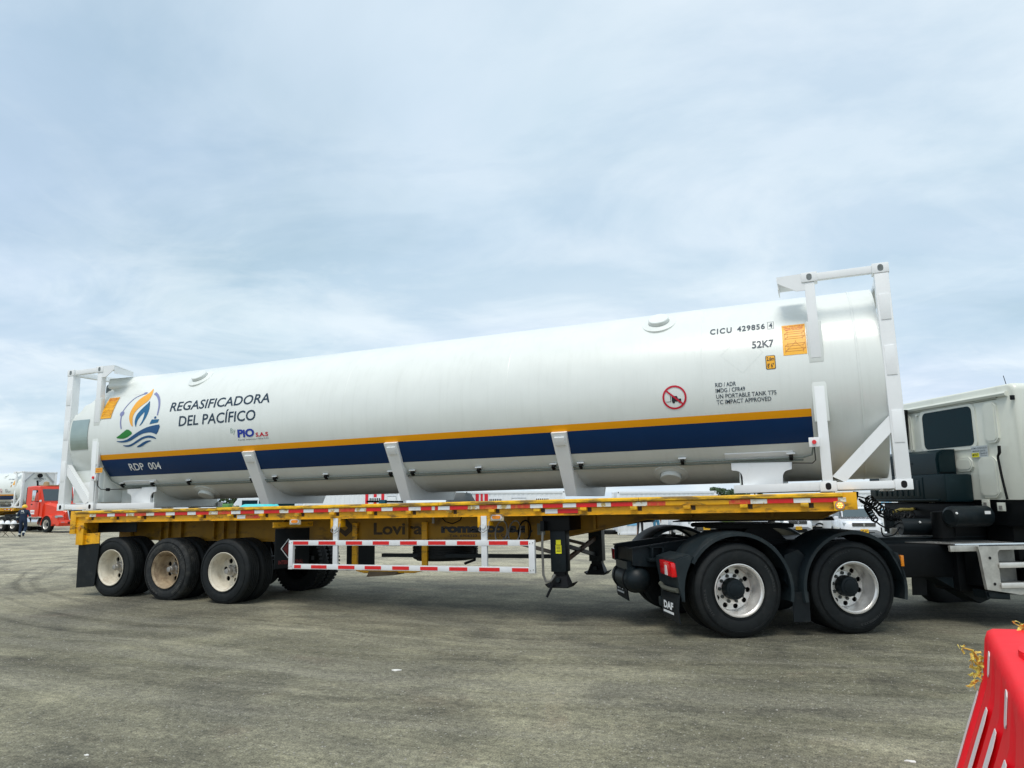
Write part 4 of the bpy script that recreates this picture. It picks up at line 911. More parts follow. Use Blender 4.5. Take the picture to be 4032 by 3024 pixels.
    fb2 = board('mud_flap', (4.98, 1.88), (5.20, 2.42), -0.345, -1.15, FLAP, root)
    # side guard
    gd = empty('side_guard', root)
    for z0, z1, segs_ in ((-0.602, -0.527, [5.409, 5.686, 5.874, 6.177, 6.358, 6.637, 6.819, 7.09, 7.273, 7.542, 7.724, 7.994, 8.17, 8.443, 8.647, 8.919, 9.095, 9.210]),
                          (-0.945, -0.872, [5.437, 5.56, 5.747, 6.024, 6.23, 6.512, 6.688, 6.961, 7.147, 7.417, 7.597, 7.868, 8.049, 8.321, 8.499, 8.796, 8.974, 9.205])):
        G().box(5.335, 9.295, -0.075, -0.035, z0, z1, 0.004).obj('guard_rail', GUARD, gd)
        for a, b in zip(segs_[0::2], segs_[1::2]): G().box(a, b, -0.079, -0.0755, z0+0.012, z1-0.014).obj('red_tape', REDT, gd, sm=0)
    for a, b, zt in ((5.329, 5.405, -0.53), (6.124, 6.205, -0.21), (8.529, 8.613, -0.21), (9.215, 9.298, -0.53)):
        G().box(a, b, -0.083 if zt < -0.3 else -0.070, -0.030, -0.949 if zt < -0.3 else -0.90, zt, 0.004).obj('guard_post', GUARD, gd)
        for z in (-0.565, -0.91):
            for k in (0.25, 0.75):
                if zt < -0.3: G().cyl((a+(b-a)*k, -0.083, z+0.02*(k-0.5)), (a+(b-a)*k, -0.089, z+0.02*(k-0.5)), 0.007, 8).obj('bolt', HUBG, gd)
        if zt > -0.3:
            G().box(a-0.05, a-0.008, -0.068, 0.05, -0.36, Z-0.2, 0.004).obj('hinge_plate', YEL, gd)
            G().box(b+0.008, b+0.05, -0.068, 0.05, -0.34, Z-0.2, 0.004).obj('hinge_plate', YEL, gd)
            G().cyl((a+0.04, -0.075, -0.345), (a+0.04, -0.09, -0.345), 0.034, 16).obj('hinge_pin', GUARD, gd)
            G().tube([(a+0.0, -0.09, -0.33), (a-0.02, -0.09, -0.40), (a+0.04, -0.09, -0.43), (a+0.12, -0.09, -0.38), (a+0.13, -0.08, -0.28)], 0.006, 6).obj('pin_chain', HUBG, gd)
    # marker lamps under the rail
    for u, z in ((5.41, -0.245), (8.755, -0.228)):
        lp = G().box(u-0.105, u+0.105, -0.055, -0.035, z-0.052, z+0.05, 0.012).obj('marker_lamp', mat('lamp bezel', (0.52, 0.46, 0.33), 0.5, var=0.15), root)
        G().py(rrect(u-0.080, u+0.080, z-0.034, z+0.030, 0.032, 6), -0.058, -0.062).obj('lamp_surround', WHT, lp)
        G().py(rrect(u-0.062, u+0.062, z-0.024, z+0.020, 0.022, 6), -0.062, -0.071, 0.003).obj('lens', AMB, lp)
    # landing gear
    lg = empty('landing_gear', root)
    for y, s in ((0.25, 1), (1.97, -1)):
        G().box(9.43, 9.64, y-0.09, y+0.09, -0.95, -0.20, 0.006).obj('leg_tube', CHAS, lg)
        G().box(9.455, 9.615, y-0.065, y+0.065, -1.02, -0.94, 0.004).obj('inner_leg', BLACK, lg)
        G().loft([[(9.44, y-0.06, -0.99), (9.62, y-0.06, -0.99), (9.62, y+0.06, -0.99), (9.44, y+0.06, -0.99)], [(9.39, y-0.10, -1.135), (9.67, y-0.10, -1.135), (9.67, y+0.10, -1.135), (9.39, y+0.10, -1.135)]]).obj('foot_bracket', BLACK, lg)
        g = G(); g.prism([(9.36, -1.10), (9.40, -1.135), (9.66, -1.135), (9.72, -1.085), (9.725, -1.095), (9.665, -1.150), (9.39, -1.150), (9.35, -1.115)], lambda p, q: (p, y-0.12, q), lambda p, q: (p, y+0.12, q)); g.obj('foot_plate', BLACK, lg)
        G().cyl((9.53, y-0.13, -1.05), (9.53, y+0.13, -1.05), 0.03, 12).obj('foot_pin', CHAS, lg)
        G().bar((9.53, y+s*0.08, -0.30), (9.53, y+s*0.55, -0.20), 0.05, 0.05).obj('brace', CHAS, lg)
    G().box(9.34, 9.72, 0.12, 0.62, -0.42, -0.19, 0.01).obj('gear_housing', BLACK, lg)
    G().bar((9.53, 0.30, -0.86), (9.53, 1.92, -0.60), 0.05, 0.05).obj('cross_brace', mat('rusty brown bar', (0.16, 0.10, 0.06), 0.7, var=0.3), lg)
    G().bar((9.53, 0.30, -0.60), (9.53, 1.92, -0.86), 0.05, 0.05).obj('cross_brace', CHAS, lg)
    for y in (0.30, 1.92): G().bar((9.45, y, -0.72), (8.65, y+0.1, -0.54), 0.045, 0.045).obj('stay_bar', mat('grey brown steel', (0.14, 0.12, 0.10), 0.6, var=0.3), lg)
    G().box(9.512, 9.578, 0.155, 0.159, -0.60, -0.540).obj('yellow_sticker', STICKY, lg); G().box(9.505, 9.585, 0.155, 0.159, -0.715, -0.605).obj('yellow_sticker', STICKY, lg)
    for k in range(5): G().box(9.515+0.004*(k % 2), 9.575, 0.152, 0.154, -0.69+k*0.018, -0.685+k*0.018).obj('sticker_print', BLK, lg)
    G().tube([(9.37, 0.05, -0.42), (9.365, 0.03, -0.60), (9.37, 0.03, -0.98), (9.40, 0.04, -1.06), (9.45, 0.08, -1.06), (9.50, 0.12, -0.98)], 0.017, 8).obj('crank_handle', mat('worn grey steel', (0.13, 0.13, 0.12), 0.5, var=0.3), lg)
    G().tube([(9.47, 0.10, -1.10), (9.40, 0.05, -1.26)], 0.018, 8).obj('crank_grip', BLACK, lg)
    G().box(9.345, 9.40, 0.02, 0.12, -0.42, -0.29, 0.006).obj('gear_shaft', BLACK, lg)
    # spare wheel carrier with the spare lying flat, side posts, tray
    sp = empty('spare_wheel', root); sp.location = (7.30, 1.22, -0.74); sp.rotation_euler = (PI/2, 0, 0)
    o = tyre_g(0.51, 0.285, 0.292, -0.14, 1).obj('tyre', RUB, sp)
    G().lathe([(0.0, 0.29), (0.02, 0.27), (0.03, 0.0)], (0, 0, 0), (0, 1, 0), 32).obj('rim', BLACK, sp)
    for u in (5.99, 7.24): G().box(u-0.045, u+0.045, 0.66, 0.705, -1.0, -0.30, 0.004).obj('carrier_post', YEL, root)
    G().tube([(5.97, 0.70, -0.96), (6.02, 0.70, -1.02), (6.15, 0.70, -1.045), (7.05, 0.70, -1.03), (7.20, 0.70, -1.0), (7.25, 0.70, -0.94)], 0.022, 8).obj('carrier_tray', YEL, root)
    g = G(); g.hexa([(6.22, 0.66, -1.12), (6.72, 0.66, -1.085), (6.74, 0.9, -1.085), (6.24, 0.9, -1.12), (6.26, 0.66, -1.035), (6.78, 0.66, -1.035), (6.80, 0.9, -1.035), (6.28, 0.9, -1.035)]); g.obj('tray_board', mat('brown board', (0.15, 0.11, 0.07), 0.8, var=0.3), root)
    for a, b in (((6.42, 0.80, -0.80), (9.2, 0.80, -0.80)), ((6.42, 0.80, -0.64), (6.42, 0.80, -0.80))): G().bar(a, b, 0.06, 0.055).obj('tool_rail', CHAS, root)
    G().tube([(6.42, 0.80, -0.64), (7.9, 0.80, -0.64), (8.02, 0.80, -0.70), (8.0, 0.82, -0.86), (7.8, 0.9, -0.92)], 0.02, 8).obj('air_pipe', BLACK, root)
    G().cyl((10.1, 1.22, -0.27), (10.1, 1.22, -0.35), 0.5, 20).obj('turntable_plate', BLACK, root)
    g = G(); g.pz([(11.0, 0.45), (12.9, 0.45), (12.9, 2.0), (11.0, 2.0)], -0.335, -0.322); g.obj('coupler_plate', BLACK, root)
    G().cyl((12.15, 1.22, -0.33), (12.15, 1.22, -0.42), 0.045, 16).obj('king_pin', HUBG, root)
    # beam underside print: small hook lamp and drooping wire, glad hand connectors
    G().tube([(7.53, 0.69, -0.24), (7.6, 0.67, -0.30), (7.72, 0.66, -0.33), (7.84, 0.67, -0.28), (7.88, 0.69, -0.20)], 0.008, 6).obj('drooping_wire', BLACK, root)
    G().cyl((7.42, 0.62, -0.19), (7.42, 0.62, -0.32), 0.022, 10).obj('hook_fitting', HUBG, root)
    for y, z in ((0.86, -0.03), (1.0, -0.05), (1.12, -0.07)): G().cyl((13.14, y, z), (13.20, y, z-0.01), 0.035, 12).obj('air_coupling', BLACK, root)
    G().box(13.14, 13.18, 0.75, 1.25, -0.10, -0.02).obj('coupling_bracket', BLACK, root)
trailer = empty('flatbed_trailer', m_=TW, label='yellow flatbed semi-trailer with red and white tape carrying the long tank container', category='semi-trailer', group='yellow flatbed semi-trailers')
build_trailer(trailer)

# ------------------------------------------------------------------ tractor (local: s forward, l to its left / away, z up)
TYAW = math.radians(30.832)
TM = Matrix.Translation((11.833, -0.049, 0)) @ Matrix.Rotation(TYAW, 4, 'Z')
tractor = empty('tractor_truck', m_=TM, label='ivory cab tractor truck with black chassis coupled under the front of the yellow flatbed', category='truck')
def fender_arc(s0, a0, a1, R, w0, w1, n=18, t=0.025, lip=0.05, zc=0.53, top_flat=0.0):
    g = G(); rings = []
    for i in range(n+1):
        a = a0+(a1-a0)*i/n; c, q = math.cos(a), math.sin(a)
        def P(r, l): return (s0+r*c, l, zc+r*q)
        rings.append([P(R-lip, w0), P(R-0.012, w0), P(R, w0+0.03), P(R+0.004, (w0+w1)/2), P(R, w1-0.03), P(R-lip, w1), P(R-lip, w1-t), P(R-t, w1-t-0.02), P(R-t, w0+t+0.02), P(R-lip, w0+t)])
    g.loft(rings); return g
def build_tractor(root):
    wheels = []
    for s in (0.0, 1.4455): wheels.append(wheel(root, (s, 0.0, 0.535), 'alu', 1, 0.535, steer=0.3+s)); wheel(root, (s, 2.46, 0.535), 'alu', -1, 0.535)
    wheel(root, (4.45, 0.05, 0.53), 'alu', 1, 0.53, dual=False); wheel(root, (4.45, 2.42, 0.45), 'alu', -1, 0.53, dual=False)
    for s in (0.0, 1.4455, 4.45): G().cyl((s, 0.3, 0.52), (s, 2.16, 0.52), 0.075, 14).obj('axle', BLACK, root)
    for s in (0.0, 1.4455): G().lathe([(-0.25, 0.10), (-0.2, 0.20), (0, 0.26), (0.2, 0.20), (0.25, 0.10)], (s, 1.23, 0.54), (0, 1, 0), 20).obj('differential', BLACK, root)
    for k in (0, 1):
        w0, w1 = (-0.03, 0.62) if k == 0 else (1.84, 2.49)
        # rear axle fender, plain leading edge, boxy trailing part with lamp
        g = fender_arc(0.0, math.radians(-12), math.radians(150), 0.675, w0, w1, 24); f1 = g.obj('rear_fender', PLAST, root)
        g = G()
        A = [(-0.60, 0.93), (-0.86, 0.885), (-0.885, 0.80), (-0.875, 0.50), (-0.83, 0.43), (-0.60, 0.40)]
        ins = [(-0.56, 0.93), (-0.62, 0.80), (-0.66, 0.65), (-0.66, 0.43)]
        # rear quarter: side skirt following the wheel + back wall
        Y0 = w0 if k == 0 else w1
        s_in = [(-0.675*math.cos(a), 0.53+0.675*math.sin(a)) for a in [math.radians(x) for x in (36, 28, 20, 12, 4, -4, -9)]]
        poly = s_in+[(-0.70, 0.43), (-0.74, 0.60), (-0.785, 0.86), (-0.78, 0.90), (-0.60, 0.955)]
        g.prism(poly, lambda a, b: (a, w0, b), lambda a, b: (a, w1, b), 0.012); q = g.obj('fender_tail', PLAST, f1)
        G().tube([(-0.745, w0+0.04, 0.55), (-0.765, w0+0.2, 0.545), (-0.765, w1-0.2, 0.545), (-0.745, w1-0.05, 0.57)], 0.028, 8).obj('fender_rib', mat('scuffed olive plastic', (0.09, 0.095, 0.075), 0.6, var=0.3), f1)
        # tail lamp on the rear wall
        l0, l1 = (w0+0.01, w0+0.40) if k == 0 else (w1-0.40, w1-0.01)
        tl = G().hexa([(-0.815, l0, 0.700), (-0.72, l0, 0.700), (-0.72, l1, 0.715), (-0.815, l1, 0.715), (-0.825, l0, 0.865), (-0.74, l0, 0.865), (-0.74, l1, 0.875), (-0.825, l1, 0.875)], 0.014).obj('tail_lamp', REDLENS, root)
        lc = l0+0.19 if k == 0 else l1-0.19
        G().hexa([(-0.821, lc-0.055, 0.712), (-0.814, lc-0.055, 0.712), (-0.814, lc+0.03, 0.716), (-0.821, lc+0.03, 0.716), (-0.829, lc-0.045, 0.825), (-0.82, lc-0.045, 0.825), (-0.82, lc+0.0, 0.828), (-0.829, lc+0.0, 0.828)]).obj('reversing_lens', mat('clear lens', (0.75, 0.72, 0.70), 0.2), tl)
        # mud flap with its print
        g = G(); n_ = 6; f = w0 if k == 0 else w1-0.56
        for i in range(n_):
            za, zb = 0.50-0.32*i/n_, 0.50-0.32*(i+1)/n_; xa, xb = -0.735-0.02*math.sin(i/n_*3), -0.735-0.02*math.sin((i+1)/n_*3)
            g.hexa([(xb, f+0.02, zb), (xb+0.014, f+0.02, zb), (xb+0.014, f+0.56, zb+(0.02 if i == n_-1 else 0)), (xb, f+0.56, zb+(0.02 if i == n_-1 else 0)), (xa, f+0.02, za), (xa+0.014, f+0.02, za), (xa+0.014, f+0.56, za), (xa, f+0.56, za)])
        mf = g.obj('mud_flap', FLAP, root)
        xt = -0.768
        place_text('DAF', (xt, f+0.45, 0.315), (0, -1, 0), (0, 0, 1), 0, 0.31, 0, 0.085, WHL, 'lettering', mf, 0.05)
        G().box(xt-0.002, xt+0.002, f+0.13, f+0.46, 0.268, 0.292).obj('flap_bar_print', WHL, mf, sm=0)
        # second fender
        f2 = fender_arc(1.4455, math.radians(-13), math.radians(193), 0.675, w0, w1, 30).obj('rear_fender', PLAST, root)
        G().prism([(2.02, 0.93), (1.90, 0.96), (1.99, 0.80), (2.08, 0.60), (2.10, 0.60)], lambda a, b: (a, w0+0.0, b), lambda a, b: (a, w1, b)).obj('fender_nose', PLAST, f2)
        if k == 0:
            a_ = G().box(2.045, 2.085, w0-0.01, w0+0.05, 0.77, 0.90, 0.008).obj('side_marker', AMB, f2)
        # flap between axles, braces between fenders
        G().bar((0.66, w0+0.06, 0.33), (0.86, w0+0.04, 0.33), 0.014, 0.34).obj('mud_flap', FLAP, root)
        g = G(); g.prism([(0.60, 0.62), (0.72, 0.45), (0.78, 0.45), (0.86, 0.62), (0.94, 0.85), (0.80, 0.98), (0.62, 0.92)], lambda a, b: (a, w0+0.10, b), lambda a, b: (a, w1-0.05, b)); g.obj('fender_bridge', CHAS, root)
    # frame rails, cross members
    for l, sg in ((0.80, 1), (1.60, 1)):
        g = G(); g.py([(-1.02, 0.775), (-1.0, 0.765), (-0.3, 0.70), (5.9, 0.70), (5.9, 1.0), (0.3, 1.06), (-0.3, 1.06), (-1.02, 0.97)], l, l+0.012); fr = g.obj('frame_rail', CHAS, root)
        for z0, z1 in ((0, 0),):
            g = G(); g.prism([(-1.02, 0.97), (-0.3, 1.06), (0.3, 1.06), (5.9, 1.0)][:2]+[(-0.3, 1.075), (-1.02, 0.985)], lambda a, b: (a, l-0.02, b), lambda a, b: (a, l+0.08, b)); g.obj('rail_flange', CHAS, fr)
    G().box(-0.30, 5.8, 0.78, 0.90, 1.045, 1.06).obj('rail_flange', CHAS, root); G().box(-0.30, 5.8, 1.56, 1.70, 1.045, 1.06).obj('rail_flange', CHAS, root)
    for s in (-0.95, 0.72, 2.3, 3.2): G().box(s-0.04, s+0.04, 0.81, 1.60, 0.76, 0.96).obj('cross_member', BLACK, root)
    # rear transverse air tank with banded ends
    G().lathe([(0.0, 0.0), (0.02, 0.07), (0.055, 0.125), (0.10, 0.155), (0.16, 0.165), (0.75, 0.165), (0.81, 0.155), (0.86, 0.12), (0.9, 0.0)], (-0.93, 0.74, 0.585), (0, 1, 0), 32).obj('air_tank', CHAS, root)
    for l in (0.98, 1.40): G().lathe([(0, 0.165), (0, 0.175), (0.04, 0.175), (0.04, 0.165)], (-0.93, l, 0.585), (0, 1, 0), 32).obj('tank_strap', BLACK, root)
    G().box(-1.05, -0.80, 0.95, 1.45, 0.70, 0.80).obj('tank_bracket', CHAS, root)
    G().cyl((-0.90, 1.66, 0.735), (-0.96, 1.66, 0.735), 0.032, 14).obj('small_red_lamp', REDLENS, root)
    # strut and bracket beside the near wheel
    G().tube([(-0.66, 0.72, 0.86), (-0.655, 0.72, 0.36)], 0.034, 12).obj('shock_absorber', CHAS, root)
    G().box(-0.71, -0.60, 0.66, 0.78, 0.28, 0.40, 0.02).obj('lower_bracket', CHAS, root); G().box(-0.62, -0.1, 0.69, 0.75, 0.30, 0.36).obj('torque_arm', CHAS, root)
    for s in (-0.80, -0.66): G().box(s, s+0.025, 0.70, 0.79, 0.84, 1.0, 0.004).obj('bracket_plate', CHAS, root)
    G().box(-0.84, -0.58, 0.68, 0.80, 0.82, 0.86, 0.008).obj('bracket_plate', CHAS, root); G().box(-0.82, -0.60, 0.70, 0.80, 0.985, 1.0).obj('bracket_plate', CHAS, root)
    G().box(-0.58, -0.52, 0.66, 0.70, 0.49, 0.60).obj('valve_tag', mat('pale tag', (0.30, 0.31, 0.25), 0.6), root)
    # fifth wheel
    fw = empty('fifth_wheel', root)
    G().pz([(0.15, 0.80), (0.85, 0.72), (1.20, 0.85), (1.20, 1.60), (0.85, 1.73), (0.15, 1.65), (0.02, 1.45), (0.30, 1.28), (0.30, 1.17), (0.02, 1.0)], 1.205, 1.26, 0.01).obj('coupling_plate', BLACK, fw)
    for l in (0.80, 1.58): G().prism([(0.35, 1.06), (1.05, 1.06), (0.85, 1.22), (0.55, 1.22)], lambda a, b: (a, l, b), lambda a, b: (a, l+0.1, b)).obj('pedestal', BLACK, fw)
    G().box(0.2, 1.9, 0.70, 1.75, 1.0, 1.055).obj('mounting_plate', BLACK, fw)
    # side boxes and tanks of the chassis
    G().box(2.16, 3.12, 0.42, 0.78, 0.58, 0.985, 0.03).obj('side_tank', BLACK, root)
    G().box(2.2, 3.9, 1.72, 2.35, 0.45, 0.95, 0.06).obj('fuel_tank', BLACK, root)
    G().box(3.1, 4.0, 0.35, 0.80, 0.40, 0.95, 0.02).obj('battery_box', BLACK, root)
    g = G(); g.prism([(2.80, 0.60), (3.45, 0.24), (3.62, 0.30), (3.62, 0.55), (3.2, 0.62)], lambda a, b: (a, 0.45, b), lambda a, b: (a, 0.75, b)); g.obj('air_dryer_guard', CHAS, root)
    # deck plates: raised rows of treads
    def treadplate(name, poly, z, rows, s0, s1, la, lb):
        p = G().pz(poly, z-0.008, z).obj(name, TREAD, root)
        g = G(); n_ = int((s1-s0)/0.036)
        for i in range(n_):
            for j in range(rows):
                s = s0+(s1-s0)*(i+0.5)/n_; l = la+(lb-la)*(j+0.5)/rows
                g.box(s-0.005, s+0.005, l-(lb-la)/rows*0.36, l+(lb-la)/rows*0.36, z-0.001, z+0.007)
        g.obj('tread_ribs', TREAD, p, kind='stuff'); return p
    treadplate('deck_plate', [(2.62, 0.98), (4.35, 0.98), (4.35, 0.26), (3.0, 0.26), (2.90, 0.50)], 1.0, 5, 3.0, 4.3, 0.30, 0.78)
    G().box(3.0, 4.35, 0.235, 0.262, 0.955, 1.004, 0.004).obj('plate_lip', CHROME, root)
    G().box(4.34, 4.37, 0.24, 0.95, 0.99, 1.03, 0.004).obj('plate_lip', CHROME, root)
    treadplate('deck_plate', [(2.05, 0.95), (3.6, 0.95), (3.6, 1.62), (2.05, 1.62)], 1.068, 5, 2.1, 3.55, 0.97, 1.6)
    G().box(2.9, 3.55, 1.30, 1.34, 1.07, 1.16, 0.01).obj('plate_upstand', STEP, root)
    G().box(2.76, 3.15, 0.02, 0.06, 0.925, 0.995, 0.004).obj('grey_bracket', STEP, root)
    # cast step unit at the side
    st = empty('side_step', root); l0 = -0.02
    fr_ = [(3.10, 0.985), (3.95, 0.985), (3.95, 0.44), (3.62, 0.40), (3.17, 0.47), (3.15, 0.62), (3.12, 0.90)]
    bm = bmesh.new(); es = []
    def lp(pts):
        vs = [bm.verts.new((a, l0, b)) for a, b in pts]; es.extend(bm.edges.new((vs[i], vs[(i+1) % len(vs)])) for i in range(len(vs)))
    lp(fr_); lp(rrect(3.36, 3.82, 0.50, 0.94, 0.05, 4))
    r_ = bmesh.ops.triangle_fill(bm, use_beauty=True, use_dissolve=False, edges=es, normal=(0, -1, 0))
    e2 = bmesh.ops.extrude_face_region(bm, geom=[f for f in r_['geom'] if isinstance(f, bmesh.types.BMFace)])
    bmesh.ops.translate(bm, vec=(0, 0.045, 0), verts=[v for v in e2['geom'] if isinstance(v, bmesh.types.BMVert)])
    g = G(); g.bm.free(); g.bm = bm; g.obj('step_frame', STEP, st)
    G().box(3.34, 3.84, 0.26, 0.27, 0.48, 0.96).obj('step_back', STEP, st)
    G().box(3.345, 3.36, 0.02, 0.26, 0.48, 0.96).obj('step_side', STEP, st)
    G().box(3.16, 3.34, 0.02, 0.30, 0.50, 0.93, 0.02).obj('step_casing', BLACK, st); G().box(3.34, 3.95, 0.02, 0.30, 0.40, 0.48, 0.01).obj('step_casing', BLACK, st); G().box(3.15, 3.95, 0.02, 0.30, 0.95, 0.98, 0.01).obj('step_casing', BLACK, st)
    for z in (0.755, 0.515):
        G().box(3.35, 3.83, -0.035, 0.20, z, z+0.025, 0.004).obj('step_tread', STEP, st)
        G().box(3.35, 3.83, -0.045, -0.030, z-0.03, z+0.032, 0.004).obj('tread_edge', ALU, st)
    for s, z in ((3.245, 0.845), (3.275, 0.535)): G().cyl((s, l0-0.001, z), (s, l0-0.006, z), 0.018, 14).obj('fixing_hole', HOLE, st)
    G().prism([(3.17, 0.46), (3.50, 0.42), (3.50, 0.34), (3.19, 0.36)], lambda a, b: (a, 0.0, b), lambda a, b: (a, 0.25, b), 0.02).obj('step_foot', CHAS, root)
    # dark flap behind the far front wheel
    G().bar((3.62, 1.95, 0.30), (3.98, 2.12, 0.27), 0.014, 0.30).obj('mud_flap', FLAP, root)
    # engine bay mass under the cab
    G().box(3.35, 5.6, 0.9, 1.95, 0.55, 1.30, 0.05).obj('engine_block', BLACK, root)
    G().box(3.83, 5.7, 0.0, 2.40, 1.22, 1.543, 0.01).obj('cab_floor', BLACK, root)
    G().box(3.45, 5.6, 0.80, 2.2, 1.0, 1.50, 0.03).obj('engine_cover', BLACK, root)
    G().box(3.9, 4.6, 0.30, 0.75, 0.98, 1.3, 0.04).obj('engine_cover', BLACK, root)
    # cylindrical filter, big pipe, round canister
    G().lathe([(0.0, 0.0), (0.0, 0.09), (0.03, 0.128), (0.07, 0.135), (0.62, 0.135), (0.66, 0.10), (0.66, 0)], (3.10, 0.42, 1.335), (1, 0.15, 0), 28).obj('air_filter', CHAS, root)
    G().box(3.52, 3.60, 0.293, 0.300, 1.365, 1.405).obj('filter_label', WHL, root)
    G().lathe([(0, 0), (0, 0.13), (0.02, 0.135), (0.34, 0.135), (0.36, 0)], (3.20, 0.66, 1.05), (0, 0, 1), 24).obj('canister', BLACK, root)
    G().cyl((2.86, 1.05, 1.19), (3.40, 0.93, 1.18), 0.11, 20).obj('exhaust_pipe', CHAS, root)
    G().cyl((3.02, 1.50, 1.10), (3.02, 1.50, 1.40), 0.07, 18).obj('canister', PLAST, root)
    for p in ((3.05, 0.90, 1.25), (3.11, 0.285, 1.38), (3.0, 1.43, 1.34)):
        G().lathe([(0, 0.016), (0.012, 0.012), (0.014, 0)], p, (-0.3, -1, 0.1), 12).obj('pale_cap', WHL, root)
    
    # hose bracket behind the cab
    for a, b in (((2.95, 1.62, 1.50), (3.12, 1.40, 1.50)), ((2.98, 1.58, 1.44), (2.98, 1.58, 1.50)), ((3.08, 1.45, 1.44), (3.08, 1.45, 1.50)), ((3.12, 1.40, 1.06), (3.12, 1.40, 1.52))): G().bar(a, b, 0.02, 0.02).obj('hose_bracket', BLACK, root)

    # cab: rear wall is a shaped panel with ribs and recesses
    z0, z1, la, lb = 1.545, 3.03, -0.085, 2.45
    cab = empty('cab', root)
    g = G(); n_ = 8
    def sect(s, ins, zt):
        r = 0.10; pts = []
        for cx, cz, a0 in ((lb-r-ins, zt-r-ins*0.6, 0), (la+r+ins, zt-r-ins*0.6, PI/2)):
            for i in range(n_+1): a = a0+PI/2*i/n_; pts.append((s, cx+r*math.cos(a), cz+r*math.sin(a)))
        pts += [(s, la+ins, z0+0.03), (s, la+ins+0.03, z0), (s, lb-ins-0.03, z0), (s, lb-ins, z0+0.03)]
        return pts
    g.loft([sect(3.80, 0.055, z1), sect(3.812, 0.022, z1), sect(3.85, 0.004, z1), sect(3.92, 0, z1), sect(5.5, 0.0, z1-0.02), sect(5.9, 0.05, z1-0.2)]); g.obj('cab_body', CAB, cab, sm=50)
    # rear wall relief: roof band, window surround, ribs (raised) and recess pans
    def pan(name, a, b, c, d, r, x0=3.805, dep=0.020, m_=CAB, par=cab, bev=0.008):
        pts = rrect(a, b, c, d, r, 5); g = G(); g.prism(pts, lambda p, q: (x0, p, q), lambda p, q: (x0-dep, p, q), bev); return g.obj(name, m_, par)
    g = G(); g.prism([(3.80, 2.935), (3.765, 2.93), (3.748, 2.905), (3.762, 2.875), (3.80, 2.865)], lambda a, b: (a, la+0.12, b-0.004), lambda a, b: (a, lb-0.03, b)); g.obj('roof_band', CAB, cab)
    g = G(); g.box(3.785, 3.806, 0.22, 1.92, 2.846, 2.852, 0.002); g.obj('panel_seam', mat('shut line', (0.22, 0.23, 0.19), 0.7), cab, sm=0)
    pan('window_surround', 0.60, 1.68, 2.225, 2.855, 0.09, dep=0.018)
    pan('rear_window', 0.655, 1.615, 2.275, 2.815, 0.075, x0=3.789, dep=0.006, m_=GLASS, bev=0.002)
    for (a, b, c, d, r) in ((0.23, 0.45, 2.285, 2.82, 0.055), (0.72, 1.02, 1.93, 2.12, 0.06), (0.30, 0.62, 1.57, 2.11, 0.07), (1.86, 1.98, 2.24, 2.83, 0.05)):
        p = pan('pressed_rib', a, b, c, d, r, dep=0.030, bev=0.014)
        pan('rib_inner', a+0.03, b-0.03, c+0.03, d-0.03, max(r-0.02, 0.01), x0=3.776, dep=0.008, par=cab, bev=0.004)
    for l, z in ((0.19, 2.875), (1.72, 2.80)): G().cyl((3.79, l, z), (3.77, l, z), 0.013 if l < 1 else 0.016, 14).obj('grommet', BLACK if l < 1 else CAB, cab)
    g = G(); g.box(3.75, 3.80, -0.075, -0.045, 2.80, 2.86, 0.006); g.obj('corner_latch', BLACK, cab)
    stc = pan('service_sticker', 0.437, 0.722, 2.105, 2.262, 0.012, x0=3.7845, dep=0.004, m_=mat('sticker silver', (0.50, 0.55, 0.57), 0.4), bev=0.001)
    xs = 3.7795
    def st_t(s_, l1, z, w_, h, m_=INK, b=0.01): return place_text(s_, (xs, l1, z), (0, -1, 0), (0, 0, 1), 0, w_, 0, h, m_, 'lettering', stc, b)
    st_t('\u00bfC\u00d3MO CONDUZCO?', 0.715, 2.215, 0.27, 0.032); st_t('MARQUE GRATIS', 0.695, 2.178, 0.22, 0.026); st_t('Opci\u00f3n 3', 0.575, 2.142, 0.125, 0.030); st_t('L\u00ednea nacional', 0.57, 2.122, 0.11, 0.012)
    G().box(xs-0.001, xs+0.001, 0.590, 0.712, 2.112, 2.170).obj('sticker_patch', STICKY, stc, sm=0)
    place_text('#767', (xs-0.002, 0.704, 2.126), (0, -1, 0), (0, 0, 1), 0, 0.105, 0, 0.036, BLK, 'lettering', stc, 0.02)
    # grab rail
    G().tube([(3.73, 0.185, 2.235), (3.73, 0.19, 2.145), (3.735, 0.225, 2.105), (3.735, 0.228, 2.07), (3.735, 0.20, 1.83), (3.745, 0.165, 1.55)], [0.020, 0.020, 0.015, 0.015, 0.015, 0.015], 10).obj('grab_rail', BLACK, cab)
    # tube at the far edge, antenna
    G().tube([(3.72, 1.93, 2.90), (3.72, 1.92, 2.80), (3.72, 1.92, 2.3)], [0.07, 0.05, 0.035], 10).obj('intake_duct', BLACK, root)
    G().tube([(4.1, 0.35, 3.02), (4.08, 0.37, 3.19)], 0.005, 6).obj('antenna', BLACK, cab)
    # plastic housings on the back of the cab
    g = G(); g.prism([(3.78, 1.90), (3.48, 1.90), (3.47, 2.10), (3.50, 2.20), (3.60, 2.245), (3.78, 2.25)], lambda a, b: (a, 1.00, b), lambda a, b: (a, 2.35, b), 0.03); h1 = g.obj('intake_housing', TEALB, root)
    G().box(3.462, 3.475, 1.50, 2.0, 2.055, 2.075, 0.004).obj('housing_rib', TEALB, h1)
    g = G(); g.box(3.38, 3.79, 0.76, 2.42, 1.515, 1.895, 0.035); h2 = g.obj('storage_box', TEALB, root)
    G().box(3.368, 3.384, 1.20, 2.38, 1.56, 1.86, 0.008).obj('box_lid', TEALB, h2)
    for i in range(9): G().box(3.358, 3.372, 1.26+i*0.12, 1.31+i*0.12, 1.60, 1.82, 0.005).obj('lid_rib', TEALB, h2)
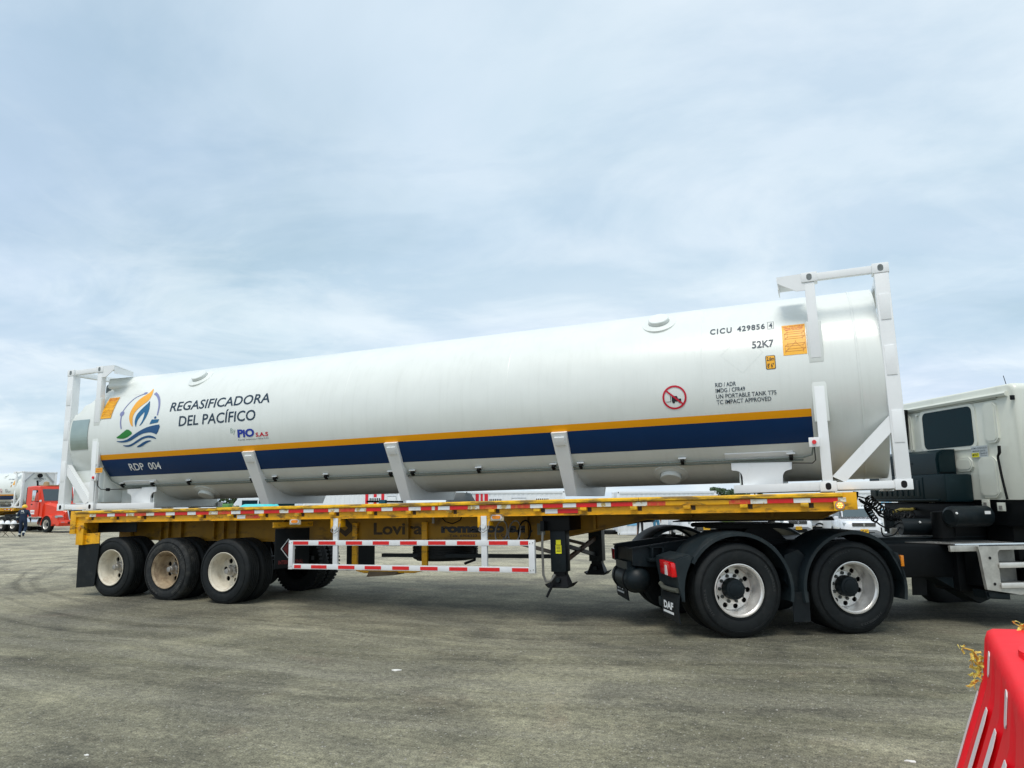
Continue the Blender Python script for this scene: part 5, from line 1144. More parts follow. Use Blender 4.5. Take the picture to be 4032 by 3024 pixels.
    G().box(3.355, 3.40, 0.90, 2.42, 1.535, 1.555, 0.004).obj('box_lip', TEALB, h2)
    pan('reversing_lamp', 0.79, 0.90, 1.555, 1.635, 0.02, x0=3.79, dep=0.05, m_=HLAMP, par=root)
    # mounts under the cab
    for l, z in ((0.55, 1.46), (0.30, 1.42), (1.55, 1.45)):
        g = G(); g.box(3.76, 3.78, l-0.06, l+0.06, z-0.02, z+0.09, 0.004); q = g.obj('cab_mount', CAB, root); G().box(3.752, 3.762, l-0.025, l+0.025, z+0.0, z+0.05).obj('mount_block', HUBG, q)
    g = G(); g.box(3.82, 4.6, -0.07, -0.02, 1.33, 1.54, 0.02); g.obj('cab_skirt', CAB, root)
    G().box(3.84, 4.5, -0.06, 0.35, 1.20, 1.50, 0.03).obj('step_well', BLACK, root)
build_tractor(tractor)

# coiled air hoses between trailer and cab (each its own thing)
def bez(pts, n=60):
    out_ = []
    P = [Vector(p) for p in pts]; P = [P[0]*2-P[1]]+P+[P[-1]*2-P[-2]]
    m_ = len(P)-3
    for i in range(m_):
        for k in range(n//m_):
            t = k/(n//m_); a, b, c, d = P[i:i+4]
            out_.append(0.5*((2*b)+(c-a)*t+(2*a-5*b+4*c-d)*t*t+(3*b-a-3*c+d)*t**3))
    out_.append(P[-2]); return out_
def hose(name, pts, r, m_, label, coil=None, grp=None):
    c = bez(pts, 60)
    if coil:
        t0, t1, turns, rad = coil; N_ = turns*14; out_ = []; L_ = len(c)-1
        for i in range(int(t0*L_)): out_.append(c[i])
        for i in range(N_+1):
            t = t0+(t1-t0)*i/N_; x = t*L_; k = min(int(x), L_-1); p = c[k].lerp(c[k+1], x-k); d = (c[min(k+1, L_)]-c[k]).normalized()
            a = d.cross(Vector((0, 0, 1))).normalized(); b = a.cross(d); ph = 2*PI*turns*i/N_
            rr = rad*min(1, i/10, (N_-i)/10+0.01); out_.append(p+a*math.cos(ph)*rr+b*math.sin(ph)*rr)
        for i in range(int(t1*L_)+1, L_+1): out_.append(c[i])
        c = out_
    G().tube(c, r, 6).obj(name, m_, None, label=label, category='hose', group=grp)
HG = 'air hoses linking trailer and truck'
hose('air_hose', [(13.20, 0.89, 1.60), (13.26, 1.06, 1.585), (13.34, 1.26, 1.56), (13.40, 1.42, 1.50), (13.51, 1.72, 1.42), (13.70, 2.2, 1.36), (13.95, 2.9, 1.33), (14.1, 3.3, 1.36)], 0.010, BLACK, 'black coiled air hose highest in the bundle leaving the trailer front', (0.24, 0.95, 15, 0.052), HG)
hose('air_hose', [(13.22, 0.95, 1.54), (13.29, 1.13, 1.49), (13.33, 1.24, 1.41), (13.41, 1.46, 1.28), (13.49, 1.66, 1.215), (13.57, 1.89, 1.185), (13.67, 2.15, 1.21), (13.80, 2.5, 1.26), (14.05, 3.2, 1.33)], 0.010, BLACK, 'lowest drooping black hose whose upper end is tightly coiled', (0.12, 0.38, 8, 0.034), HG)
hose('air_hose', [(13.21, 0.93, 1.565), (13.36, 1.33, 1.47), (13.43, 1.5, 1.40), (13.48, 1.65, 1.345), (13.62, 2.0, 1.30), (13.80, 2.5, 1.29), (14.0, 3.0, 1.31)], 0.014, BLACK, 'smooth black hose between the coiled ones over the deck plate', None, HG)
hose('air_hose', [(13.52, 1.80, 1.33), (13.70, 2.25, 1.31), (13.9, 2.75, 1.31), (14.1, 3.25, 1.35), (14.16, 3.4, 1.40)], 0.007, BLACK, 'black coiled hose lying under the olive wrapped one', (0.02, 0.96, 14, 0.045), HG)
hose('air_hose', [(13.68, 2.18, 1.39), (13.80, 2.5, 1.415), (13.95, 2.85, 1.41), (14.06, 3.15, 1.43)], 0.022, HOSEY, 'olive wrapped hose lying on top of the bundle behind the cab', None, HG)
hose('air_hose', [(14.08, 3.20, 1.40), (14.22, 3.60, 1.42), (14.36, 3.95, 1.42)], 0.017, HOSER, 'short red hose behind the cab at the end of the bundle', None, HG)
hose('air_hose', [(13.47, 1.62, 1.20), (13.48, 1.65, 1.12), (13.52, 1.75, 1.085), (13.65, 2.1, 1.09), (13.73, 2.3, 1.16), (13.78, 2.42, 1.22)], 0.009, BLACK, 'thin black hose curling down to the tread plate', None, HG)

# ------------------------------------------------------------------ red plastic barrier
BA = Vector((13.585, -3.94, 0)); BD = Vector((-0.11197, -0.99371, 0)).normalized(); BN = Vector((-BD.y, BD.x, 0)); BN = -BN if BN.x > 0 else BN
BMT = Matrix((BD, -BN, Vector((0, 0, 1)))).transposed().to_4x4(); BMT.translation = BA      # x along the barrier towards the viewer, y to the right
barrier = empty('plastic_barrier', m_=BMT, label='bright red plastic road barrier with white strips at lower right', category='barrier')
def build_barrier(root):
    Lb, Wt = 2.3, 0.40
    prof = [(-0.22, 0.0), (-0.212, 0.05), (-0.135, 0.28), (-0.060, 0.50), (-0.028, 0.60), (-0.004, 0.79), (0.012, 0.835), (0.04, 0.850), (Wt/2, 0.858)]
    rings = []; xs = []; x = 0.0
    stations = []
    # vertical flutes along the body
    N_ = 92
    for i in range(N_+1):
        x = Lb*i/N_; ph = (x/0.45) % 1; d = 0.0
        if 0.30 < ph < 0.70: d = 0.045*min(1, (ph-0.30)/0.06, (0.70-ph)/0.06)
        stations.append((x, d))
    for x, d in stations:
        e = 0.0
        if x < 0.05: e = 0.03*(1-math.sqrt(max(0, 1-(1-x/0.05)**2)))
        half = []
        for y, z in prof:
            k = 1 if 0.04 < z < 0.52 else (0.5 if z < 0.65 else 0)
            half.append((y+d*k+e, z-(e if z > 0.8 else 0)))
        ring = [(x, y, z) for y, z in half]+[(x, Wt-y, z) for y, z in half[::-1][1:]]
        rings.append(ring)
    g = G(); g.loft(rings); g.obj('barrier_body', BARR, root, sm=50)
    # moulded lug in the top
    g = G(); g.prism(ell(0.86, 0.17, 0.16, 0.085, 24), lambda a, b: (a, b, 0.845), lambda a, b: (a, b, 0.885), 0.012); g.obj('top_lug', BARR, root)
    def strip(x, z0, z1, w_=0.055, bw=0.03):
        def yz(z):
            ps = [(p[1], p[0]) for p in prof]
            for a, b in zip(ps, ps[1:]):
                if a[0] <= z <= b[0]: return a[1]+(b[1]-a[1])*(z-a[0])/(b[0]-a[0])
            return 0
        n_ = 8; g = G()
        ph = lambda x_: ((x_/0.45) % 1)
        rows = []
        for i in range(n_+1):
            z = z0+(z1-z0)*i/n_; y = yz(z)-0.006; ww = (w_ if 0 < i < n_ else w_*0.6)
            rows.append([(x-ww/2, y, z), (x+ww/2, y, z), (x+ww/2, y+0.004, z), (x-ww/2, y+0.004, z)])
        g.loft(rows); g.obj('white_strip', BARW, root)
    for x, z0, z1 in ((0.055, 0.06, 0.50), (0.585, 0.08, 0.535), (1.035, 0.08, 0.55), (1.485, 0.08, 0.55), (1.935, 0.08, 0.55)): strip(x, z0, z1, 0.06 if x < 0.1 else 0.11)
    for x, z0, z1 in ((0.42, 0.66, 0.785), (1.32, 0.64, 0.79)): strip(x, z0, z1, 0.07)
build_barrier(barrier)
def ribbon(name, c, seed, label, n_=9, size=0.10):
    rnd = random.Random(seed); g = G(); c = Vector(c)
    for k in range(n_):
        p = c+Vector((rnd.uniform(-1, 1), rnd.uniform(-1, 1), rnd.uniform(-1, 1)))*size*0.3; d = Vector((rnd.uniform(-1, 1), rnd.uniform(-1, 1), rnd.uniform(-0.9, 0.6))).normalized()
        w_ = Vector((rnd.uniform(-1, 1), rnd.uniform(-1, 1), rnd.uniform(-1, 1))).normalized()*size*0.13; prev = None; L_ = rnd.randint(4, 8)
        for i in range(L_):
            w_ = (Matrix.Rotation(rnd.uniform(-1.0, 1.0), 3, d) @ w_); cur = (g.bm.verts.new(p+w_), g.bm.verts.new(p-w_))
            if prev: g.bm.faces.new((prev[0], prev[1], cur[1], cur[0]))
            prev = cur; p = p+d*size*0.16; d = (d+Vector((rnd.uniform(-1, 1), rnd.uniform(-1, 1), rnd.uniform(-1, 0.7)))*0.6).normalized()
    return g
def add_ribbon(name, pieces, label):
    root = empty(name, m_=Matrix.Translation(pieces[0][0]), label=label, category='ribbon', group='yellow ribbons tied to the red barrier')
    if len(pieces) > 3: G().tube([Vector(p[0])-Vector(pieces[0][0]) for p in pieces], [0.004, 0.006, 0.009, 0.009, 0.006], 5).obj('twisted_strand', RIBB, root)
    for i, (c, seed, n_, sz) in enumerate(pieces):
        g = ribbon(name, Vector(c)-Vector(pieces[0][0]), seed, label, n_, sz)
        o = g.obj('knot' if i else 'tattered_bow', RIBB, root, sm=0); md = o.modifiers.new('t', 'SOLIDIFY'); md.thickness = 0.0015
add_ribbon('yellow_ribbon', [((13.455, -4.03, 0.742), 5, 4, 0.04), ((13.505, -4.01, 0.728), 6, 5, 0.06), ((13.53, -3.99, 0.68), 7, 6, 0.07), ((13.535, -3.985, 0.63), 8, 9, 0.075), ((13.52, -3.985, 0.58), 9, 7, 0.07)], 'torn yellow ribbon hanging off the far left edge of the red barrier')
add_ribbon('yellow_ribbon', [((13.765, -4.03, 0.875), 15, 10, 0.07), ((13.79, -4.02, 0.87), 16, 7, 0.07)], 'small yellow ribbon knotted on top of the red barrier at the photo edge')

def ring_text(txt, r, a0, span, y, h, m_, parent):
    g = text_g(txt, 0, span*r, 0, h, 0.02, cuts=0)
    for v in g.bm.verts:
        a = a0-v.co.x/r; rr = r+v.co.y-h/2; v.co = (rr*math.cos(a), y, rr*math.sin(a))
    g.obj('sidewall_lettering', m_, parent, sm=0)
SWL = mat('scuffed sidewall relief', (0.060, 0.060, 0.056), 0.8, var=0.3)
for o in [x for x in bpy.data.objects if x.parent == trailer and x.get('label', '').startswith('rusty tan')]:
    for k in range(4): ring_text(('RADIAL', 'TUBELESS')[k % 2], 0.405, 2.2+k*1.57, 0.75, -0.0085, 0.036, SWL, o)
for o in [x for x in bpy.data.objects if x.parent == tractor and x.name.startswith('wheel') and abs(x.location.y) < 0.1]:
    for k in range(2): ring_text('315/80R22.5', 0.425, 1.0+k*3.14, 0.75, -0.0085, 0.026, mat('tyre relief', (0.035, 0.038, 0.038), 0.8), o)
# ------------------------------------------------------------------ loose bits on the ground
def pebbles():
    rnd = random.Random(11); g = G(); bm = g.bm
    for i in range(5200):
        d = 1.6+12*rnd.random()**1.7; t = (rnd.random()-0.5)*1.7*d; p = yard(d, t); r = rnd.choice((0.0025, 0.003, 0.004, 0.005, 0.008))*(0.7+rnd.random()*0.8)
        a = rnd.random()*6.28; vs = []
        for k in range(4): vs.append(bm.verts.new((p.x+r*math.cos(a+k*1.57)*(0.7+rnd.random()*0.6), p.y+r*math.sin(a+k*1.57)*(0.7+rnd.random()*0.6), p.z-0.001)))
        tp = bm.verts.new((p.x+r*0.2, p.y, p.z+r*(0.5+rnd.random()*0.4)))
        for k in range(4): bm.faces.new((vs[k], vs[(k+1) % 4], tp))
    g.obj('gravel', STONE, None, sm=0, kind='stuff', label='pale grit scattered over the asphalt', category='gravel')
pebbles()
def scrap(x, y, r, seed, label, m_=PALE, h=0.006):
    rnd = random.Random(seed); n_ = 9; top = []; bot = []
    for i in range(n_):
        a = 2*PI*i/n_; q = r*(0.55+rnd.random()*0.6); top.append((x+q*math.cos(a)*1.5, y+q*math.sin(a)*0.8))
    g = G(); g.prism(top, lambda a, b: (a, b, gz(a, b)+0.001), lambda a, b: (a, b, gz(a, b)+h*(0.6+0.8*rnd.random()))); g.obj('paper_scrap', m_, None, sm=0, label=label, category='litter', group='pale scraps on the asphalt')
for x, y, r, sd_, lb in ((8.941, -2.814, 0.040, 1, 'largest pale scrap lying in the open middle of the yard'), (13.161, -3.733, 0.022, 5, 'white scrap beside the foot of the red barrier'), (8.323, -5.529, 0.013, 6, 'tiny white scrap nearest the viewer at lower left')):
    scrap(x, y, r, sd_, lb)

# ------------------------------------------------------------------ second tank container, trailer and red tractor far left
HEAD = RH*0.895-FH*0.446; LAT = Vector((-HEAD.y, HEAD.x, 0))
def place_m(d, t, head, h=0.0, extra=None):
    p = yard(d, t, h); l_ = Vector((-head.y, head.x, 0)); m_ = Matrix((head, l_, Vector((0, 0, 1)))).transposed().to_4x4(); m_.translation = p; return m_
build_kids()
P0 = yard(51.7, -34.9); P0.z = 1.27
mt = Matrix((HEAD, LAT, Vector((0, 0, 1)))).transposed().to_4x4(); mt.translation = P0-HEAD*13.716-Vector((0, 0, 0.05))
tank2 = copy_tree(tank, None, label='distant white tank container behind the red truck cab at far left'); tank2.matrix_world = mt
trailer2 = copy_tree(trailer, None, label='distant yellow flatbed under the tank container behind the red truck'); trailer2.matrix_world = mt
G().cyl((13.60, YC, 2.30), (13.74, YC, 2.30), 0.15, 24).obj('end_vent', BLACK, tank2)

def red_truck():
    m_ = place_m(48.0, -30.6, HEAD)
    r = empty('red_truck', m_=m_, label='bright red conventional truck cab hauling the distant tank container', category='truck')
    # local: s forward with 0 at the front axle, l away, z up; near tyre face at l=0
    sec = lambda s, l0, l1, z0, z1, ins=0.06: [(s, l0, z0), (s, l1, z0), (s, l1, z1-ins), (s, l1-ins, z1), (s, l0+ins, z1), (s, l0, z1-ins)]
    G().loft([sec(-2.50, 0.08, 2.32, 1.05, 3.02), sec(-1.65, 0.06, 2.34, 1.0, 3.06), sec(-1.15, 0.08, 2.32, 1.0, 3.02), sec(-0.78, 0.14, 2.26, 1.0, 2.02)]).obj('cab_body', REDP, r)
    g = G(); g.loft([sec(-0.80, 0.25, 2.15, 1.0, 1.98, 0.12), sec(0.0, 0.38, 2.02, 0.95, 1.86, 0.16), sec(0.75, 0.48, 1.92, 0.85, 1.66, 0.18), sec(1.05, 0.58, 1.82, 0.80, 1.50, 0.2)]); g.obj('hood', REDP, r)
    for k, (l0, l1) in enumerate(((0.0, 0.46), (1.94, 2.40))):
        g = fender_arc(0.0, math.radians(-8), math.radians(186), 0.62, l0, l1, 16, zc=0.52); f = g.obj('front_fender', REDP, r)
        G().prism([(0.50, 1.05), (0.66, 1.12), (1.0, 1.22), (1.2, 1.02), (1.24, 0.55), (0.62, 0.50)], lambda a, b: (a, l0+0.02, b), lambda a, b: (a, l1, b), 0.04).obj('fender_front', REDP, f)
        q = l0-0.012 if k == 0 else l1-0.0
        G().prism(ell(0.98, 1.03, 0.17, 0.085, 16), lambda a, b: (a+0.08, q, b), lambda a, b: (a+0.14, q+0.30 if k == 0 else q-0.30, b), 0.01).obj('headlight', HLAMP, r)
        wheel(r, (0, 0.0 if k == 0 else 2.40, 0.52), 'alu', 1 if k == 0 else -1, 0.52, dual=False)
        for s in (-3.7, -5.0): wheel(r, (s, 0.0 if k == 0 else 2.40, 0.52), 'alu', 1 if k == 0 else -1, 0.52)
    g = G(); g.prism([(1.0, 0.42), (1.36, 0.42), (1.44, 0.62), (1.34, 0.80), (1.0, 0.82)], lambda a, b: (a, 0.0, b), lambda a, b: (a, 2.4, b), 0.04); bp = g.obj('bumper', REDP, r)
    G().box(1.30, 1.42, 0.12, 0.34, 0.58, 0.70).obj('fog_lamp', HLAMP, bp); G().box(1.30, 1.425, 2.06, 2.28, 0.58, 0.70).obj('fog_lamp', HLAMP, bp)
    G().box(1.32, 1.435, 0.55, 1.0, 0.56, 0.70).obj('bumper_slot', HOLE, bp); G().box(1.32, 1.435, 1.4, 1.85, 0.56, 0.70).obj('bumper_slot', HOLE, bp)
    gr = G().hexa([(1.02, 0.72, 0.82), (1.28, 0.72, 0.82), (1.28, 1.68, 0.82), (1.02, 1.68, 0.82), (0.98, 0.66, 1.50), (1.08, 0.66, 1.50), (1.08, 1.74, 1.50), (0.98, 1.74, 1.50)], 0.03).obj('grille_frame', CHROME, r)
    for i in range(11):
        l = 0.78+i*0.084; G().hexa([(1.26, l-0.028, 0.88), (1.30, l-0.028, 0.88), (1.30, l+0.028, 0.88), (1.26, l+0.028, 0.88), (1.08, l-0.028, 1.44), (1.12, l-0.028, 1.44), (1.12, l+0.028, 1.44), (1.08, l+0.028, 1.44)]).obj('grille_bar', BLACK, gr)
    G().hexa([(-0.80, 0.24, 2.06), (-0.76, 0.24, 2.06), (-0.76, 2.16, 2.06), (-0.80, 2.16, 2.06), (-1.12, 0.22, 2.84), (-1.07, 0.22, 2.84), (-1.07, 2.18, 2.84), (-1.12, 2.18, 2.84)]).obj('windscreen', mat('grey glass', (0.06, 0.085, 0.10), 0.12), r)
    G().hexa([(-1.9, 0.055, 2.02), (-1.05, 0.10, 2.02), (-1.05, 0.14, 2.02), (-1.9, 0.12, 2.02), (-1.85, 0.052, 2.78), (-1.32, 0.07, 2.78), (-1.32, 0.12, 2.78), (-1.85, 0.12, 2.78)]).obj('side_window', GLASS, r)
    dr = G().box(-1.95, -1.02, 0.045, 0.075, 1.08, 1.98, 0.01).obj('door', REDP, r); G().box(-1.88, -1.74, 0.025, 0.05, 1.80, 1.86).obj('door_handle', BLACK, dr)
    G().box(-1.90, -1.45, 0.035, 0.047, 1.18, 1.46).obj('door_sign', WHL, dr); place_text('NR 905', (-1.86, 0.033, 1.26), (1, 0, 0), (0, 0, 1), 0, 0.38, 0, 0.12, REDL, 'lettering', dr, 0.02)
    G().box(-1.35, -1.20, -0.26, -0.08, 2.05, 2.75, 0.03).obj('wing_mirror', CHROME, r); G().box(-1.36, -1.34, -0.25, -0.09, 2.1, 2.7).obj('mirror_glass', GLASS, r)
    G().tube([(-1.1, 0.1, 2.0), (-1.25, -0.15, 2.05)], 0.02, 6).obj('mirror_arm', BLACK, r); G().box(-0.9, -0.84, -0.02, 0.10, 1.98, 2.12, 0.02).obj('hood_mirror', WHL, r)
    G().box(-2.66, -2.50, 0.12, 0.5, 1.1, 2.95, 0.03).obj('exhaust_stack', BLACK, r); G().tube([(-2.3, 0.6, 3.0), (-2.32, 0.6, 3.25), (-2.4, 0.6, 3.42)], 0.06, 8).obj('exhaust_tip', BLACK, r)
    G().box(-2.35, -1.35, 0.7, 1.7, 3.05, 3.13, 0.02).obj('roof_rack', mat('tan roof rack', (0.35, 0.25, 0.13), 0.7), r); G().lathe([(0, 0.2), (0.2, 0.16), (0.26, 0)], (-2.0, 1.0, 3.12), (0, 0, 1), 14).obj('roof_beacon', MATS['tan roof rack'], r)
    G().box(-1.5, -0.95, 1.5, 2.1, 3.04, 3.24, 0.05).obj('roof_cooler', HUBG, r); G().cyl((-1.0, 2.2, 3.0), (-1.0, 2.2, 3.25), 0.05, 8).obj('roof_lamp', WHL, r)
    g = G(); g.cyl((-2.9, 0.38, 0.66), (-1.1, 0.38, 0.66), 0.30, 20); g.obj('fuel_tank', CHROME, r); G().box(-2.2, -0.7, 0.08, 0.45, 0.96, 1.02).obj('step_board', CHROME, r)
    G().box(-7.4, 0.9, 0.80, 1.60, 0.62, 0.95).obj('chassis', BLACK, r); G().box(-5.6, -3.1, 0.5, 1.9, 0.95, 1.15).obj('fifth_wheel', BLACK, r)
    return r
red_truck()

# ------------------------------------------------------------------ people
def person(name, d, t, face, J, mats_fn, label, rad=1.0, extra=None):
    """J: joint -> (x right, y forward, z up); face: unit vector the person looks along"""
    p = yard(d, t); rgt = Vector((face.y, -face.x, 0)); M_ = Matrix((rgt, face, Vector((0, 0, 1)))).transposed().to_4x4(); M_.translation = p
    root = empty(name, m_=M_, label=label, category='person')
    E_ = [('pel', 'belly'), ('belly', 'chest'), ('chest', 'neck'), ('neck', 'head'), ('head', 'crown')]
    for s in 'LR': E_ += [('pel', 'hip'+s), ('hip'+s, 'knee'+s), ('knee'+s, 'ank'+s), ('ank'+s, 'toe'+s), ('chest', 'sh'+s), ('sh'+s, 'elb'+s), ('elb'+s, 'wri'+s), ('wri'+s, 'hand'+s)]
    Rr = dict(pel=0.155, belly=0.150, chest=0.170, neck=0.065, head=0.095, crown=0.075)
    for s in 'LR': Rr.update({'hip'+s: 0.105, 'knee'+s: 0.075, 'ank'+s: 0.058, 'toe'+s: 0.045, 'sh'+s: 0.080, 'elb'+s: 0.056, 'wri'+s: 0.042, 'hand'+s: 0.038})
    names = list(J); me = bpy.data.meshes.new('b'); me.from_pydata([J[k] for k in names], [(names.index(a), names.index(b)) for a, b in E_], [])
    ob = bpy.data.objects.new('b', me); COL.objects.link(ob)
    md = ob.modifiers.new('s', 'SKIN'); md.use_smooth_shade = True
    for i, k in enumerate(names): me.skin_vertices[0].data[i].radius = (Rr[k]*rad, Rr[k]*rad*(0.75 if k in ('pel', 'belly', 'chest') else 1))
    me.skin_vertices[0].data[names.index('pel')].use_root = True
    sb = ob.modifiers.new('u', 'SUBSURF'); sb.levels = 2; sb.render_levels = 2
    ev = ob.evaluated_get(bpy.context.evaluated_depsgraph_get()); bm_ = bpy.data.meshes.new_from_object(ev); bpy.data.objects.remove(ob)
    bm_.name = 'body'; ml, fn = mats_fn
    for q in ml: bm_.materials.append(q)
    for pg in bm_.polygons: pg.material_index = fn(pg.center); pg.use_smooth = True
    link('body', bm_, root)
    hd = Vector(J['head'])
    # simple facial relief and ears, hair cap
    G().lathe([(-0.01, 0.088), (0.03, 0.098), (0.07, 0.094), (0.11, 0.075), (0.135, 0.04), (0.14, 0)], hd+Vector((0, -0.012, 0.0)), (0, -0.12, 1), 18).obj('hair', HAIR, root)
    G().prism([(0.088, 0.0), (0.118, -0.015), (0.088, -0.03)], lambda a, b: (hd.x-0.012, hd.y+a, hd.z+b), lambda a, b: (hd.x+0.012, hd.y+a, hd.z+b)).obj('nose', SKIN, root)
    for s in (-1, 1):
        G().lathe([(0, 0.026), (0.012, 0.02), (0.014, 0)], hd+Vector((s*0.092, 0, -0.01)), (s, 0, 0), 10).obj('ear', SKIN, root)
        G().lathe([(0, 0.012), (0.006, 0.008), (0.008, 0)], hd+Vector((s*0.035, 0.088, 0.012)), (0, 1, 0), 8).obj('eye', BLACK, root)
    G().box(hd.x-0.025, hd.x+0.025, hd.y+0.080, hd.y+0.090, hd.z-0.058, hd.z-0.048).obj('mouth', REDL, root)
    for s_, k in ((-1, 'L'), (1, 'R')):   # fingers from the palm, slightly curled
        hnd = Vector(J['hand'+k]); dr = (hnd-Vector(J['wri'+k])).normalized()
        for i in range(4):
            o_ = Vector((0, (i-1.5)*0.02, 0)); G().tube([hnd+o_, hnd+o_+dr*0.05, hnd+o_+dr*0.085+Vector((-s_*0.015, 0, 0))], [0.011, 0.010, 0.008], 6).obj('finger', SKIN, root)
        G().tube([hnd-dr*0.03+Vector((0, 0.03, 0)), hnd+dr*0.02+Vector((0, 0.055, 0))], [0.012, 0.009], 6).obj('thumb', SKIN, root)
    if extra: extra(root, J)
    return root
def stand(**kw):
    J = dict(pel=(0, 0, 0.96), belly=(0, 0.01, 1.12), chest=(0, 0.0, 1.34), neck=(0, 0.0, 1.50), head=(0, 0.02, 1.62), crown=(0, 0.02, 1.70),
             hipL=(-0.10, 0, 0.92), kneeL=(-0.11, 0.03, 0.50), ankL=(-0.12, 0, 0.09), toeL=(-0.13, 0.15, 0.045), hipR=(0.10, 0, 0.92), kneeR=(0.11, 0.03, 0.50), ankR=(0.12, 0, 0.09), toeR=(0.13, 0.15, 0.045),
             shL=(-0.19, 0, 1.42), elbL=(-0.26, -0.02, 1.14), wriL=(-0.27, 0.06, 0.91), handL=(-0.27, 0.08, 0.84), shR=(0.19, 0, 1.42), elbR=(0.26, -0.02, 1.14), wriR=(0.27, 0.06, 0.91), handR=(0.27, 0.08, 0.84))
    J.update(kw); return J
awy = (FH*0.98-RH*0.17).normalized()
def worker_extra(root, J):
    hd = Vector(J['head'])
    h = G().lathe([(-0.03, 0.145), (-0.02, 0.130), (0.03, 0.126), (0.08, 0.108), (0.12, 0.068), (0.135, 0)], hd+Vector((0, 0, 0.03)), (0, 0.0, 1), 24).obj('safety_helmet', HELM, root)
    G().prism(ell(hd.x, hd.y+0.11, 0.10, 0.08, 16), lambda a, b: (a, b, hd.z-0.005), lambda a, b: (a, b, hd.z+0.008)).obj('helmet_peak', HELM, h)
    for k in 'LR':
        a = Vector(J['knee'+k]); b = Vector(J['ank'+k]); G().cyl(a.lerp(b, 0.72), a.lerp(b, 0.90), 0.082, 14).obj('ankle_band', REFL, root)
        a = Vector(J['elb'+k]); b = Vector(J['wri'+k]); G().cyl(a.lerp(b, 0.05), a.lerp(b, 0.35), 0.062, 12).obj('sleeve_band', REFL, root)
    place_text('JM', (0.075, -0.168, 1.36), (-1, 0, 0), (0, 0, 1), 0, 0.15, 0, 0.11, WHL, 'back_lettering', root, 0.04)
    G().box(-0.10, 0.10, -0.172, -0.168, 1.315, 1.33).obj('back_print', REFL, root, sm=0)
def wm(c):
    if c.z < 0.13: return 1
    if c.z > 1.52 or (abs(c.x) > 0.2 and c.z < 0.90 and c.z > 0.7): return 2
    return 0
person('person', 40.3, -26.95, awy, stand(shL=(-0.20, 0, 1.42), elbL=(-0.30, -0.04, 1.16), wriL=(-0.31, 0.03, 0.93), handL=(-0.30, 0.05, 0.86), shR=(0.20, 0, 1.42), elbR=(0.30, 0.02, 1.16), wriR=(0.32, 0.10, 0.95), handR=(0.31, 0.13, 0.88),
       kneeL=(-0.12, 0.06, 0.50), ankL=(-0.13, 0.02, 0.10), toeL=(-0.14, 0.16, 0.045), kneeR=(0.12, 0.10, 0.52), ankR=(0.13, -0.16, 0.20), toeR=(0.14, -0.13, 0.07)), ([NAVYC, BOOT, SKIN], wm),
       'person in navy coverall and yellow helmet walking away beside the table', 1.08, worker_extra)
TEE = mat('dark shirt cloth', (0.03, 0.03, 0.035), 0.85, var=0.2)
def pm(c):
    if c.z < 0.11: return 1
    if c.z > 1.50 or (abs(c.x) > 0.2 and c.z < 1.05): return 2
    if c.z > 0.98: return 3
    return 0
DKT = mat('black trouser cloth', (0.012, 0.012, 0.015), 0.85, var=0.2)
person('person', 43.0, 7.45, -awy, stand(kneeR=(0.14, 0.02, 0.5), ankR=(0.17, 0.0, 0.09), toeR=(0.18, 0.14, 0.045)), ([DKT, BOOT, SKIN, TEE], pm), 'person in black trousers standing by the white container, left of the one in jeans')
person('person', 43.6, 8.50, -awy, stand(kneeL=(-0.15, 0.06, 0.5), ankL=(-0.25, 0.12, 0.09), toeL=(-0.27, 0.26, 0.045)), ([JEAN, BOOT, SKIN, mat('pale shirt cloth', (0.5, 0.55, 0.6), 0.85)], pm), 'person in pale blue jeans standing in front of the white container')

# ------------------------------------------------------------------ folding table with helmets
tb = empty('folding_table', m_=place_m(41.0, -28.9, RH), label='folding table with thin curved legs and a crumpled white top at far left', category='table')
G().box(-1.2, 1.15, -0.38, 0.38, 0.70, 0.735, 0.01).obj('table_top', mat('white table top', (0.62, 0.64, 0.64), 0.6, var=0.1), tb)
for s in (-0.95, 0.55):
    for y in (-0.28, 0.28): G().tube([(s+0.05, y, 0.70), (s+0.02, y, 0.45), (s+0.12, y, 0.25), (s+0.36, y, 0.06), (s+0.38, y, 0.0)], 0.014, 6).obj('table_leg', BLACK, tb); G().tube([(s, y, 0.70), (s, y, 0.42), (s-0.12, y, 0.25), (s-0.30, y, 0.05), (s-0.32, y, 0.0)], 0.014, 6).obj('table_leg', BLACK, tb)
    G().tube([(s-0.15, -0.28, 0.25), (s-0.15, 0.28, 0.25)], 0.012, 6).obj('leg_brace', BLACK, tb)
for i, (t, lb) in enumerate(((-28.62, 'white hard hat nearest the photo edge on the folding table'), (-28.28, 'middle white hard hat of the three on the folding table'), (-27.93, 'rightmost and widest white hard hat on the folding table'))):
    h = empty('hard_hat', m_=place_m(41.0, t, (RH*0.9+FH*(0.3*i-0.3)).normalized(), 0.736), label=lb, category='helmet', group='white hard hats on the folding table')
    G().lathe([(0.0, 0.145), (0.015, 0.132), (0.07, 0.125), (0.12, 0.105), (0.155, 0.06), (0.165, 0)], (0, 0, 0), (0, 0, 1), 22).obj('hat_shell', HELW, h)
    G().prism(ell(0.11, 0, 0.11, 0.10, 16), lambda a, b: (a, b, 0.002), lambda a, b: (a, b, 0.014)).obj('hat_peak', HELW, h)
